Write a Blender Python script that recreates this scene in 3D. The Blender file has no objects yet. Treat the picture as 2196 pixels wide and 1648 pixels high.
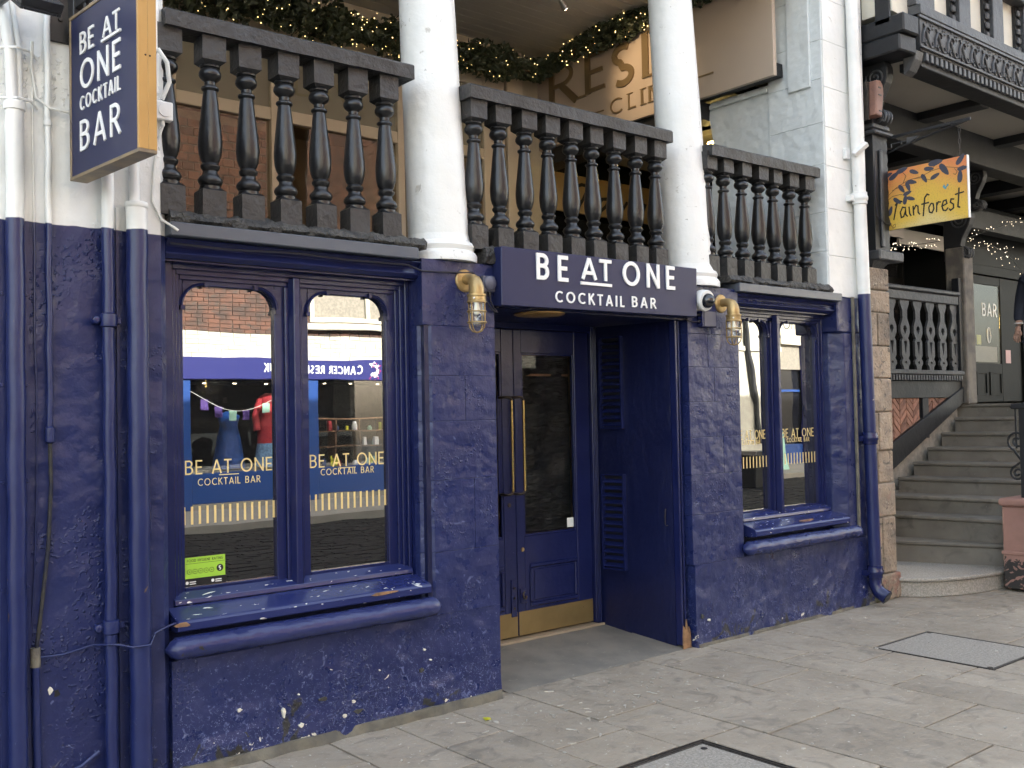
import bpy, bmesh, math, random
from mathutils import Vector, Matrix
random.seed(11)
SC = bpy.context.scene
COL = SC.collection
PI = math.pi
# ------------------------------------------------------------------ camera
CAM_R = Vector((0.7701, -0.6376, -0.0201)); CAM_D = Vector((0.0030, 0.0352, -0.9994)); CAM_F = Vector((0.6379, 0.7695, 0.0290))
CAM_P = Vector((-3.4323, -4.3057, 1.55)); FPX = 2150.0
_cd = bpy.data.cameras.new('camera'); _co = bpy.data.objects.new('camera', _cd); COL.objects.link(_co)
_r = CAM_R.normalized(); _b = (-CAM_F).normalized(); _u = _b.cross(_r).normalized(); _r = _u.cross(_b)
_m = Matrix((( _r.x, _u.x, _b.x, CAM_P.x), (_r.y, _u.y, _b.y, CAM_P.y), (_r.z, _u.z, _b.z, CAM_P.z), (0, 0, 0, 1)))
_co.matrix_world = _m
_cd.sensor_width = 36; _cd.lens = FPX / 2196 * 36; _cd.clip_start = 0.05; _cd.clip_end = 400
SC.camera = _co
# ------------------------------------------------------------------ sky, sun, exposure
SUN_EL, SUN_AZ = math.radians(30), math.radians(8)      # sun behind the bar, towards +Y
W = bpy.data.worlds.new('World'); SC.world = W; W.use_nodes = True
_nt = W.node_tree; _bg = _nt.nodes['Background']
_sky = _nt.nodes.new('ShaderNodeTexSky'); _sky.sky_type = 'NISHITA'; _sky.sun_disc = False
_sky.sun_elevation = SUN_EL; _sky.sun_rotation = SUN_AZ; _sky.air_density = 1.3; _sky.dust_density = 3.5; _sky.ozone_density = 0.8
_hs = _nt.nodes.new('ShaderNodeHueSaturation'); _hs.inputs['Saturation'].default_value = 0.55      # thin high cloud
_nt.links.new(_sky.outputs[0], _hs.inputs['Color']); _nt.links.new(_hs.outputs[0], _bg.inputs[0]); _bg.inputs[1].default_value = 0.15
_sl = bpy.data.lights.new('sun', 'SUN'); _sl.energy = 3.4; _sl.angle = math.radians(0.53); _sl.color = (1, 0.965, 0.91)
_so = bpy.data.objects.new('sun', _sl); COL.objects.link(_so); _so.location = (4, 10, 20)
_sd = Vector((math.sin(SUN_AZ) * math.cos(SUN_EL), math.cos(SUN_AZ) * math.cos(SUN_EL), math.sin(SUN_EL)))
_so.rotation_euler = _sd.to_track_quat('Z', 'Y').to_euler()
SC.view_settings.view_transform = 'Standard'; SC.view_settings.look = 'None'; SC.view_settings.gamma = 1
SC.view_settings.exposure = 2.78
SC.cycles.use_denoising = True
SC.cycles.use_adaptive_sampling = True; SC.cycles.adaptive_threshold = 0.03; SC.cycles.max_bounces = 6; SC.cycles.glossy_bounces = 3; SC.cycles.diffuse_bounces = 3; SC.cycles.transparent_max_bounces = 8
SC.cycles.sample_clamp_indirect = 6
SC.render.engine = 'CYCLES'

# ------------------------------------------------------------------ points on real planes of the place
def ray(px, py):
    return CAM_R * ((px - 1098) / FPX) + CAM_D * ((py - 824) / FPX) + CAM_F
def atY(px, py, Y=0.0):
    d = ray(px, py); return CAM_P + d * ((Y - CAM_P.y) / d.y)
def atX(px, py, X):
    d = ray(px, py); return CAM_P + d * ((X - CAM_P.x) / d.x)
def atZ(px, py, Z=0.0):
    d = ray(px, py); return CAM_P + d * ((Z - CAM_P.z) / d.z)

# ------------------------------------------------------------------ materials
def nd(nt, t, **kw):
    n = nt.nodes.new(t)
    for k, v in kw.items(): setattr(n, k, v)
    return n
def noise(nt, vec, scale, detail=3, rough=0.55, dist=0.0):
    n = nd(nt, 'ShaderNodeTexNoise'); n.inputs['Scale'].default_value = scale; n.inputs['Detail'].default_value = detail
    n.inputs['Roughness'].default_value = rough; n.inputs['Distortion'].default_value = dist
    nt.links.new(vec, n.inputs['Vector']); return n.outputs[0]
def mth(nt, op, a, b=None, clamp=False):
    n = nd(nt, 'ShaderNodeMath', operation=op, use_clamp=clamp)
    for i, v in enumerate((a, b)):
        if v is None: continue
        if isinstance(v, (int, float)): n.inputs[i].default_value = v
        else: nt.links.new(v, n.inputs[i])
    return n.outputs[0]
def rng(nt, v, a, b, c=0.0, d=1.0):
    n = nd(nt, 'ShaderNodeMapRange'); n.interpolation_type = 'SMOOTHSTEP'
    nt.links.new(v, n.inputs['Value'])
    for k, x in (('From Min', a), ('From Max', b), ('To Min', c), ('To Max', d)): n.inputs[k].default_value = x
    return n.outputs[0]
def mixc(nt, fac, a, b, blend='MIX'):
    n = nd(nt, 'ShaderNodeMix', data_type='RGBA', blend_type=blend)
    if isinstance(fac, (int, float)): n.inputs[0].default_value = fac
    else: nt.links.new(fac, n.inputs[0])
    for i, v in ((6, a), (7, b)):
        if isinstance(v, tuple): n.inputs[i].default_value = (*v[:3], 1)
        else: nt.links.new(v, n.inputs[i])
    return n.outputs[2]
def surf(name, col, col2=None, nscale=3.0, rough=0.5, bumps=(), metal=0.0, rnd=0.0, wear=(), stretch=None, spec=0.5,
         coat=0.0, split=None, rvar=0.0, obj=False, bstretch=None):
    """bumps: (scale, height m, detail). wear: (colour, scale, threshold, softness, z_full, z_none[, distortion]).
    split: (z, lower colour pair) paints below z in another paint."""
    m = bpy.data.materials.new(name); m.use_nodes = True; nt = m.node_tree; p = nt.nodes['Principled BSDF']
    g = nd(nt, 'ShaderNodeNewGeometry'); pos = g.outputs['Position']
    if obj:
        tc = nd(nt, 'ShaderNodeTexCoord'); pos = tc.outputs['Object']
    vec = pos
    if stretch:
        mp = nd(nt, 'ShaderNodeMapping'); mp.inputs['Scale'].default_value = stretch; nt.links.new(pos, mp.inputs['Vector']); vec = mp.outputs[0]
    sep = nd(nt, 'ShaderNodeSeparateXYZ'); nt.links.new(g.outputs['Position'], sep.inputs[0]); z = sep.outputs[2]
    n1 = noise(nt, vec, nscale, 3)
    c = mixc(nt, rng(nt, n1, 0.32, 0.68), tuple(col), tuple(col2 or col))
    if split:
        zz, lo1, lo2 = split
        cl = mixc(nt, rng(nt, n1, 0.32, 0.68), lo1, lo2)
        wob = mth(nt, 'MULTIPLY', mth(nt, 'SUBTRACT', noise(nt, pos, 9, 2), 0.5), 0.02)
        zc = mth(nt, 'ADD', z, wob)
        c = mixc(nt, rng(nt, zc, zz - 0.002, zz + 0.002), cl, c)
    for w in wear:
        wc, ws, th, so, z1, z0 = w[:6]
        k = noise(nt, vec, ws, 3, 0.62, w[6] if len(w) > 6 else 0.6)
        if z1 is not None:
            fall = rng(nt, z, z1, z0, 0.0, 1.0)
            k = mth(nt, 'SUBTRACT', k, mth(nt, 'MULTIPLY', fall, 0.35))
        c = mixc(nt, rng(nt, k, th, th + so), c, tuple(wc))
    if rnd:
        oi = nd(nt, 'ShaderNodeObjectInfo'); f = rng(nt, oi.outputs['Random'], 0, 1, 1 - rnd, 1 + rnd)
        mm = nd(nt, 'ShaderNodeVectorMath', operation='SCALE'); nt.links.new(c, mm.inputs[0]); nt.links.new(f, mm.inputs['Scale']); c = mm.outputs[0]
    nt.links.new(c, p.inputs['Base Color'])
    p.inputs['Roughness'].default_value = rough; p.inputs['Metallic'].default_value = metal
    p.inputs['Specular IOR Level'].default_value = spec; p.inputs['Coat Weight'].default_value = coat
    if rvar:
        nt.links.new(rng(nt, noise(nt, vec, nscale * 5, 3), 0.3, 0.7, max(0.02, rough - rvar), rough + rvar), p.inputs['Roughness'])
    if bumps:
        bv = pos
        if bstretch:
            mp = nd(nt, 'ShaderNodeMapping'); mp.inputs['Scale'].default_value = bstretch; nt.links.new(pos, mp.inputs['Vector']); bv = mp.outputs[0]
        h = None
        for b in bumps:
            if len(b) == 4:                                        # blisters: little domes in patches (scale, height, patch scale, threshold)
                k = mth(nt, 'MULTIPLY', mth(nt, 'MULTIPLY', rng(nt, noise(nt, bv, b[0], 1), 0.54, 0.72), rng(nt, noise(nt, pos, b[2], 1), b[3], b[3] + .10)), b[1])
                h = k if h is None else mth(nt, 'ADD', h, k); continue
            k = mth(nt, 'MULTIPLY', noise(nt, bv, b[0], b[2] if len(b) > 2 else 3), b[1])
            h = k if h is None else mth(nt, 'ADD', h, k)
        bp = nd(nt, 'ShaderNodeBump'); bp.inputs['Strength'].default_value = 1; bp.inputs['Distance'].default_value = 1
        nt.links.new(h, bp.inputs['Height']); nt.links.new(bp.outputs[0], p.inputs['Normal'])
    return m
def emit(name, col, s):
    m = bpy.data.materials.new(name); m.use_nodes = True; p = m.node_tree.nodes['Principled BSDF']
    p.inputs['Base Color'].default_value = (*col, 1); p.inputs['Emission Color'].default_value = (*col, 1); p.inputs['Emission Strength'].default_value = s
    if s < 4: m.cycles.emission_sampling = 'NONE'
    return m
def glassy(name, refl, tint=(0.02, 0.02, 0.025), trans=0.0, tcol=(1, 1, 1), rough=0.0, wavy=0.0):
    """window glass: mirror share refl; behind it either dark (trans 0) or see-through (trans 1)"""
    m = bpy.data.materials.new(name); m.use_nodes = True; nt = m.node_tree
    for n in list(nt.nodes): nt.nodes.remove(n)
    out = nd(nt, 'ShaderNodeOutputMaterial'); gl = nd(nt, 'ShaderNodeBsdfGlossy'); gl.inputs['Roughness'].default_value = rough
    gl.inputs['Color'].default_value = (0.97, 0.98, 0.96, 1)
    df = nd(nt, 'ShaderNodeBsdfDiffuse'); df.inputs[0].default_value = (*tint, 1)
    tr = nd(nt, 'ShaderNodeBsdfTransparent'); tr.inputs[0].default_value = (*tcol, 1)
    a = nd(nt, 'ShaderNodeMixShader'); a.inputs[0].default_value = trans; nt.links.new(df.outputs[0], a.inputs[1]); nt.links.new(tr.outputs[0], a.inputs[2])
    b = nd(nt, 'ShaderNodeMixShader'); b.inputs[0].default_value = refl; nt.links.new(a.outputs[0], b.inputs[1]); nt.links.new(gl.outputs[0], b.inputs[2])
    nt.links.new(b.outputs[0], out.inputs[0])
    if wavy:
        g = nd(nt, 'ShaderNodeNewGeometry'); bp = nd(nt, 'ShaderNodeBump'); bp.inputs['Strength'].default_value = 1; bp.inputs['Distance'].default_value = 1
        nt.links.new(mth(nt, 'MULTIPLY', noise(nt, g.outputs['Position'], 3.0, 1), wavy), bp.inputs['Height']); nt.links.new(bp.outputs[0], gl.inputs['Normal'])
    return m

BLUE = (0.0100, 0.0165, 0.080); BLUE2 = (0.0150, 0.0230, 0.094); WHITE = (0.80, 0.80, 0.77); WHITE2 = (0.72, 0.73, 0.70)
SCUFF = (0.10, 0.12, 0.24); CHIP = (0.62, 0.58, 0.48); GRIME = (0.030, 0.029, 0.026)
M = {}
M['blue_wall'] = surf('blue_masonry_paint', BLUE, BLUE2, 1.5, 0.35, ((4, 0.030, 2), (17, 0.0060, 4), (60, 0.0040, 3.0, 0.50)), rvar=0.10, spec=0.5,
    wear=((SCUFF, 24, 0.55, 0.14, 0.05, 1.5, 1.8), ((0.17, 0.19, 0.30), 80, 0.60, 0.06, 0.0, 1.9, 1.6), (GRIME, 6, 0.565, 0.05, 0.0, 0.66, 0.9), (CHIP, 8, 0.665, 0.010, 0.02, 0.85, 0.7), (CHIP, 30, 0.70, 0.012, 0.0, 0.9, 0.5),
          ((0.16, 0.15, 0.12), 14, 0.42, 0.12, -0.12, 0.13, 0.5)))
M['blue_block'] = surf('blue_stone_paint', BLUE, BLUE2, 2.0, 0.33, ((5, 0.020, 2), (21, 0.0050, 4), (55, 0.0030, 3.5, 0.52)), rvar=0.10,
    wear=((SCUFF, 60, 0.66, 0.05, 0.2, 6.0, 1.4), (SCUFF, 9, 0.60, 0.12, 0.05, 6.0, 2.5), (SCUFF, 22, 0.56, 0.12, 0.05, 1.2, 1.5), (GRIME, 8, 0.60, 0.05, 0.0, 0.5, 0.8), (CHIP, 11, 0.68, 0.012, 0.02, 0.6), ((0.16, 0.15, 0.12), 14, 0.42, 0.12, -0.12, 0.10, 0.5)))
M['pier'] = surf('two_tone_render', WHITE, (0.68, 0.69, 0.67), 3, 0.36, ((4, 0.032, 2), (15, 0.0070, 4), (55, 0.0048, 2.6, 0.49)), rvar=0.08, split=(2.356, BLUE, BLUE2),
    wear=((SCUFF, 30, 0.62, 0.08, 0.2, 2.2, 1.8), ((0.45, 0.45, 0.43), 13, 0.66, 0.10, 3.6, 2.4), (GRIME, 7, 0.58, 0.05, 0.0, 0.9, 0.9), (CHIP, 8, 0.66, 0.012, 0.02, 0.9)))
M['pipe'] = surf('two_tone_pipe_paint', WHITE, WHITE2, 6, 0.30, ((30, 0.0012, 3),), split=(2.354, BLUE, BLUE2),
    wear=((SCUFF, 50, 0.70, 0.05, 0.2, 2.3, 1.5), ((0.16, 0.10, 0.06), 12, 0.72, 0.03, None, None)))
M['blue_wood'] = surf('blue_gloss_joinery', (0.0085, 0.0130, 0.067), (0.0115, 0.0165, 0.077), 4, 0.22, ((8, 0.004, 2), (50, 0.0010, 3)), stretch=(1, 1, 1), wear=((SCUFF, 45, 0.72, 0.05, None, None, 1.0),))
M['blue_sill'] = surf('blue_weathered_sheen_sill', (0.016, 0.023, 0.100), (0.022, 0.030, 0.115), 4, 0.20, ((9, 0.004, 2), (70, 0.0006, 3)), stretch=(0.35, 1, 1),  # base lightened to carry the sky's sheen; white chips are lost paint
    wear=(((0.72, 0.72, 0.70), 40, 0.668, 0.012, None, None, 0.5), ((0.72, 0.72, 0.70), 14, 0.690, 0.010, None, None, 0.7)))
M['blue_roll'] = surf('blue_stone_roll_paint', (0.016, 0.023, 0.096), (0.023, 0.031, 0.110), 4, 0.24, ((7, 0.02, 2), (40, 0.0035, 3)),
    wear=((GRIME, 14, 0.68, 0.03, None, None), (CHIP, 17, 0.76, 0.012, None, None)))
M['blue_shaded'] = surf('blue_paint_with_shade', (0.0050, 0.0078, 0.040), (0.0072, 0.0105, 0.048), 3, 0.32, ((5, 0.016, 3), (26, 0.006, 4)), bstretch=(1, 1, 0.45), wear=((SCUFF, 40, 0.73, 0.04, None, None, 1.4),))  # darker copy of the blue paint; recess shade is put into the colour
M['white'] = surf('white_paint', WHITE, (0.74, 0.75, 0.72), 2, 0.40, ((4, 0.018, 2), (22, 0.0032, 3)), wear=(((0.52, 0.51, 0.47), 9, 0.66, 0.07, None, None, 1.5), ((0.40, 0.39, 0.36), 40, 0.72, 0.03, None, None)))
M['pale_wall'] = surf('pale_grey_wall_paint', (0.68, 0.72, 0.715), (0.64, 0.68, 0.68), 3, 0.5, ((5, 0.025, 2), (20, 0.005, 4)))
M['black'] = surf('black_gloss_paint', (0.0105, 0.0112, 0.0125), (0.0145, 0.0152, 0.0165), 9, 0.28, ((14, 0.004, 2), (60, 0.0008, 3)))
M['black_flat'] = surf('black_worn_paint', (0.025, 0.0245, 0.024), (0.034, 0.033, 0.032), 9, 0.46, ((10, 0.012, 3), (45, 0.005, 4)), wear=(((0.10, 0.095, 0.085), 40, 0.70, 0.05, None, None),))
M['mortar'] = surf('black_painted_mortar', (0.030, 0.029, 0.027), (0.062, 0.059, 0.052), 14, 0.5, ((14, 0.05, 4), (45, 0.022, 4)))
M['ledge'] = surf('slate_grey_ledge', (0.078, 0.092, 0.116), (0.086, 0.101, 0.126), 3, 0.33, ((4, 0.004, 2), (60, 0.0003, 2)))
M['glass'] = glassy('window_glass', 0.34, (0.012, 0.012, 0.012), wavy=0.0004)
M['glass_door'] = glassy('door_glass', 0.012, trans=1.0)
M['glass_shop'] = glassy('gallery_glass', 0.05, trans=1.0, tcol=(0.75, 0.72, 0.66), wavy=0.002)
M['glass_clear'] = glassy('lamp_glass', 0.16, trans=1.0, tcol=(0.92, 0.93, 0.92), rough=0.03)
M['sheet'] = surf('black_plastic_sheet', (0.006, 0.007, 0.0065), (0.009, 0.010, 0.009), 3, 0.42, ((6, 0.05, 3), (14, 0.012, 3)), bstretch=(0.5, 1, 1.6), spec=0.22)
M['sign_navy'] = surf('navy_sign_panel', (0.0135, 0.0185, 0.066), (0.015, 0.020, 0.070), 2, 0.36, ((3, 0.001, 1),), spec=0.35)
M['letter_white'] = surf('white_letter_acrylic', (0.86, 0.86, 0.84), rough=0.30)
M['gold'] = surf('gold_satin_paint', (0.44, 0.265, 0.085), (0.48, 0.295, 0.10), 6, 0.34, ((40, 0.0003, 2),), metal=0.25)
M['gold_dark'] = surf('weathered_gold_edge', (0.30, 0.22, 0.12), (0.16, 0.13, 0.10), 10, 0.45, metal=0.2)
M['gold_vinyl'] = surf('gold_vinyl', (0.78, 0.60, 0.26), rough=0.4)
M['brass'] = surf('aged_brass', (0.48, 0.34, 0.15), (0.36, 0.25, 0.11), 14, 0.38, ((60, 0.0012, 3),), metal=0.55, rvar=0.1)
M['brass_plate'] = surf('brass_kick_plate', (0.34, 0.245, 0.105), (0.28, 0.20, 0.085), 5, 0.38, ((4, 0.0015, 2),), metal=0.6, wear=(((0.20, 0.12, 0.05), 12, 0.68, 0.06, None, None),))
M['brass_bar'] = surf('polished_brass_bar', (0.80, 0.56, 0.20), rough=0.16, metal=1.0)
M['bronze'] = surf('dark_bronze', (0.05, 0.038, 0.028), rough=0.35, metal=0.6)
M['white_plastic'] = surf('white_plastic', (0.74, 0.74, 0.72), rough=0.38)
M['grey_plastic'] = surf('blue_grey_plastic', (0.085, 0.088, 0.125), (0.095, 0.098, 0.135), 8, 0.42)
M['black_plastic'] = surf('black_plastic', (0.015, 0.015, 0.016), rough=0.35)
M['dome'] = surf('smoked_dome', (0.012, 0.013, 0.016), rough=0.05, spec=0.8)
M['cable_dark'] = surf('dark_cable', (0.022, 0.022, 0.034), rough=0.5)
M['cable_white'] = surf('white_cable', (0.70, 0.70, 0.66), rough=0.5)
M['slab'] = surf('york_stone_slab', (0.278, 0.240, 0.186), (0.328, 0.287, 0.228), 2.6, 0.62, ((5, 0.010, 3), (36, 0.004, 4), (150, 0.0014, 3)), rnd=0.10, rvar=0.12,
    wear=(((0.215, 0.190, 0.152), 5, 0.52, 0.18, None, None, 1.5), ((0.55, 0.52, 0.46), 32, 0.690, 0.02, None, None, 0.4), ((0.42, 0.385, 0.32), 11, 0.645, 0.06, None, None, 3.0), ((0.13, 0.12, 0.10), 55, 0.69, 0.03, None, None)))
M['joint'] = surf('dirty_joint_sand', (0.045, 0.040, 0.032), (0.12, 0.108, 0.088), 20, 0.9, ((80, 0.004, 3),))
M['concrete'] = surf('worn_concrete', (0.20, 0.185, 0.155), (0.14, 0.132, 0.115), 4, 0.75, ((8, 0.004, 3), (70, 0.0018, 4)), wear=(((0.36, 0.34, 0.29), 40, 0.70, 0.04, None, None), ((0.32, 0.30, 0.25), 9, 0.66, 0.08, None, None, 2.0)))
M['concrete_tan'] = surf('tan_threshold', (0.34, 0.27, 0.18), (0.28, 0.22, 0.15), 8, 0.7, ((60, 0.0015, 4),))
M['granite'] = surf('granite_grit', (0.35, 0.325, 0.28), (0.23, 0.212, 0.18), 70, 0.7, ((110, 0.003, 3),), wear=(((0.50, 0.48, 0.44), 130, 0.62, 0.05, None, None, 0.2), ((0.06, 0.055, 0.05), 110, 0.66, 0.05, None, None, 0.2)))
M['iron'] = surf('cast_iron', (0.035, 0.031, 0.028), (0.06, 0.052, 0.045), 30, 0.55, ((80, 0.002, 3),), metal=0.4)
M['step'] = surf('worn_stone_step', (0.130, 0.116, 0.094), (0.172, 0.154, 0.126), 3, 0.72, ((6, 0.006, 3), (60, 0.0018, 4)), rnd=0.08,
    wear=(((0.100, 0.090, 0.072), 5, 0.52, 0.20, None, None, 0.6), ((0.34, 0.33, 0.29), 22, 0.70, 0.06, None, None, 1.8)))
M['sandstone'] = surf('weathered_sandstone', (0.34, 0.265, 0.19), (0.235, 0.19, 0.145), 6, 0.85, ((7, 0.035, 3), (40, 0.012, 4)), rnd=0.20,
    wear=(((0.30, 0.15, 0.115), 3.2, 0.56, 0.12, 1.0, 1.2), ((0.12, 0.105, 0.085), 9, 0.57, 0.10, None, None, 1.5), ((0.46, 0.40, 0.31), 22, 0.64, 0.06, None, None, 1.5)))
M['pinkstone'] = surf('painted_pink_sandstone', (0.30, 0.165, 0.132), (0.25, 0.140, 0.112), 5, 0.7, ((8, 0.006, 3), (60, 0.0012, 3)), wear=(((0.025, 0.023, 0.021), 10, 0.40, 0.06, 0.22, 0.34, 2.5),))
M['brick'] = surf('red_brick', (0.29, 0.150, 0.100), (0.22, 0.115, 0.080), 20, 0.85, ((40, 0.004, 4),), rnd=0.35)
M['brickmortar'] = surf('lime_mortar', (0.30, 0.27, 0.22), (0.22, 0.20, 0.165), 20, 0.9, ((60, 0.004, 3),))
M['timber'] = surf('black_timber', (0.0085, 0.0098, 0.0118), (0.013, 0.0145, 0.017), 6, 0.5, ((7, 0.006, 3), (50, 0.0015, 4)), bstretch=(1, 1, 1), wear=(((0.09, 0.085, 0.075), 50, 0.74, 0.04, None, None),))
M['timber_grey'] = surf('grey_black_carved_timber', (0.046, 0.048, 0.052), (0.066, 0.068, 0.071), 8, 0.5, ((16, 0.008, 3), (70, 0.002, 4)))
M['timber_worn'] = surf('worn_pale_timber_post', (0.20, 0.175, 0.14), (0.10, 0.09, 0.08), 6, 0.7, ((20, 0.004, 4),), bstretch=(3, 3, 0.5))
M['plaster'] = surf('cream_plaster_panel', (0.70, 0.66, 0.54), (0.62, 0.59, 0.50), 5, 0.7, ((9, 0.006, 3),), wear=(((0.45, 0.42, 0.33), 9, 0.66, 0.10, None, None),))
M['soffit'] = surf('soffit_board_paint', (0.46, 0.43, 0.37), (0.42, 0.39, 0.34), 1.5, 0.6, ((3, 0.004, 2),))
M['gallery_soffit'] = surf('gallery_ceiling_paint', (0.52, 0.49, 0.43), (0.48, 0.45, 0.40), 1.5, 0.55, ((3, 0.003, 2),))
M['cream_frame'] = surf('cream_shop_frame', (0.60, 0.51, 0.38), (0.56, 0.475, 0.355), 3, 0.45)
M['olive'] = surf('olive_frosted_panel', (0.24, 0.222, 0.165), (0.26, 0.24, 0.18), 2, 0.30)
M['tan_panel'] = surf('tan_sign_panel', (0.55, 0.445, 0.35), (0.53, 0.43, 0.34), 2, 0.40)
M['bronze_letter'] = surf('bronze_letter', (0.27, 0.195, 0.105), rough=0.35, metal=0.4)
M['script_board'] = surf('ochre_sign_board', (0.52, 0.36, 0.17), (0.47, 0.32, 0.15), 4, 0.6)
M['dark_room'] = surf('dim_interior', (0.20, 0.135, 0.085), (0.24, 0.165, 0.105), 2, 0.7)
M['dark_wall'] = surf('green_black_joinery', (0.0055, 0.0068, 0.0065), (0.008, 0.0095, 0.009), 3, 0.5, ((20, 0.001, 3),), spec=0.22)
M['leaf'] = surf('eucalyptus_leaf', (0.040, 0.055, 0.028), (0.075, 0.088, 0.045), 25, 0.5)
M['warm_light'] = emit('fairy_light', (1.0, 0.68, 0.26), 1.0)
M['cool_light'] = emit('pale_fairy_light', (1.0, 0.85, 0.62), 0.4)
M['spot_light'] = emit('ceiling_spot_glow', (1.0, 0.80, 0.55), 14.0)
M['bulb'] = emit('filament_bulb', (1.0, 0.70, 0.22), 6.0)
M['copper'] = surf('rusty_copper_box', (0.24, 0.125, 0.092), (0.18, 0.095, 0.072), 8, 0.55, ((40, 0.002, 3),), wear=(((0.06, 0.05, 0.045), 16, 0.66, 0.08, None, None),))
M['green_sticker'] = surf('green_sticker_print', (0.36, 0.62, 0.06), rough=0.3)
M['black_print'] = surf('black_print', (0.012, 0.012, 0.012), rough=0.35)
M['white_print'] = surf('white_print', (0.82, 0.82, 0.80), rough=0.4)
M['red_print'] = surf('red_print', (0.45, 0.03, 0.03), rough=0.5)
M['pink_card'] = surf('pink_card', (0.62, 0.42, 0.40), rough=0.6)
M['asphalt'] = surf('dark_road_bed', (0.05, 0.048, 0.044), (0.07, 0.066, 0.06), 6, 0.8, ((60, 0.003, 3),))
M['sett'] = surf('dark_stone_sett', (0.030, 0.028, 0.025), (0.020, 0.019, 0.017), 3, 0.85, ((30, 0.004, 3),), spec=0.12)
M['opp_pave'] = surf('far_pavement_stone', (0.30, 0.27, 0.22), (0.25, 0.225, 0.185), 2, 0.8, ((30, 0.003, 3),))
M['opp_white'] = surf('white_painted_brick', (0.56, 0.53, 0.44), (0.47, 0.445, 0.37), 6, 0.7, ((20, 0.004, 3),), wear=(((0.42, 0.38, 0.30), 14, 0.68, 0.08, None, None),))
M['opp_brick'] = surf('old_red_brick', (0.135, 0.062, 0.040), (0.055, 0.037, 0.030), 4.5, 0.85, ((30, 0.004, 3),), rnd=0.2, wear=(((0.07, 0.055, 0.045), 7, 0.55, 0.12, None, None),))
M['opp_blue'] = surf('shop_blue_paint', (0.012, 0.055, 0.22), rough=0.35)
M['opp_navy'] = surf('shop_navy_fascia', (0.018, 0.022, 0.135), rough=0.35)
M['curtain'] = surf('grey_net_curtain', (0.42, 0.43, 0.42), (0.30, 0.31, 0.31), 3, 0.8, ((6, 0.05, 2),), bstretch=(4, 1, 0.3))
M['red_cloth'] = surf('red_coat_cloth', (0.42, 0.03, 0.035), (0.32, 0.02, 0.03), 8, 0.8)
M['blue_cloth'] = surf('pale_blue_cloth', (0.20, 0.36, 0.52), (0.10, 0.18, 0.30), 30, 0.8)
M['navy_cloth'] = surf('navy_jacket_cloth', (0.014, 0.017, 0.030), (0.02, 0.024, 0.038), 14, 0.8, ((20, 0.004, 3),))
M['khaki_cloth'] = surf('khaki_trouser_cloth', (0.33, 0.285, 0.215), (0.28, 0.24, 0.18), 10, 0.85, ((9, 0.006, 3),))
M['tan_cloth'] = surf('tan_cloth', (0.42, 0.30, 0.19), rough=0.8)
M['purple_card'] = surf('purple_card', (0.075, 0.035, 0.20), rough=0.5)
M['mint_card'] = surf('mint_card', (0.34, 0.58, 0.45), rough=0.5)
M['skin'] = surf('skin', (0.42, 0.25, 0.18), (0.38, 0.22, 0.155), 12, 0.5)
M['hair'] = surf('dark_hair', (0.03, 0.02, 0.014), rough=0.5)
M['wood'] = surf('brown_wood', (0.17, 0.085, 0.035), (0.12, 0.06, 0.026), 12, 0.5)
M['rot'] = surf('rotten_bare_wood', (0.34, 0.19, 0.09), (0.16, 0.09, 0.05), 14, 0.85, ((30, 0.012, 4),), bstretch=(2, 2, 0.4))
M['moss'] = surf('mossy_footing', (0.10, 0.10, 0.045), (0.17, 0.15, 0.10), 12, 0.9, ((30, 0.01, 4),))
M['yellow'] = surf('yellow_plastic_scrap', (0.62, 0.60, 0.03), rough=0.4)
M['ivory'] = surf('blotchy_white_plaque', (0.80, 0.84, 0.80), rough=0.4)
M['concrete_strip'] = surf('dirty_footing_render', (0.17, 0.155, 0.12), (0.10, 0.093, 0.078), 9, 0.85, ((12, 0.012, 4), (60, 0.003, 3)))
def art_material():
    m = bpy.data.materials.new('orange_to_yellow_paint'); m.use_nodes = True; nt = m.node_tree; p = nt.nodes['Principled BSDF']
    tc = nd(nt, 'ShaderNodeTexCoord'); s = nd(nt, 'ShaderNodeSeparateXYZ'); nt.links.new(tc.outputs['Generated'], s.inputs[0])
    z = s.outputs[2]; y = s.outputs[1]
    e = mth(nt, 'ABSOLUTE', mth(nt, 'SUBTRACT', y, 0.47))
    k = mth(nt, 'ADD', mth(nt, 'ADD', z, mth(nt, 'MULTIPLY', e, 0.7)), mth(nt, 'MULTIPLY', mth(nt, 'SUBTRACT', noise(nt, tc.outputs['Object'], 9, 4), 0.5), 0.35))
    c = mixc(nt, rng(nt, k, 0.45, 1.30), (0.70, 0.46, 0.07), (0.68, 0.22, 0.085))
    c = mixc(nt, rng(nt, k, 0.02, 0.42), (0.68, 0.55, 0.24), c)
    c = mixc(nt, rng(nt, noise(nt, tc.outputs['Object'], 90, 3), 0.52, 0.68, 0.0, 0.5), c, (0.38, 0.27, 0.07))
    nt.links.new(c, p.inputs['Base Color']); p.inputs['Roughness'].default_value = 0.45
    return m
M['art'] = art_material()

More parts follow.
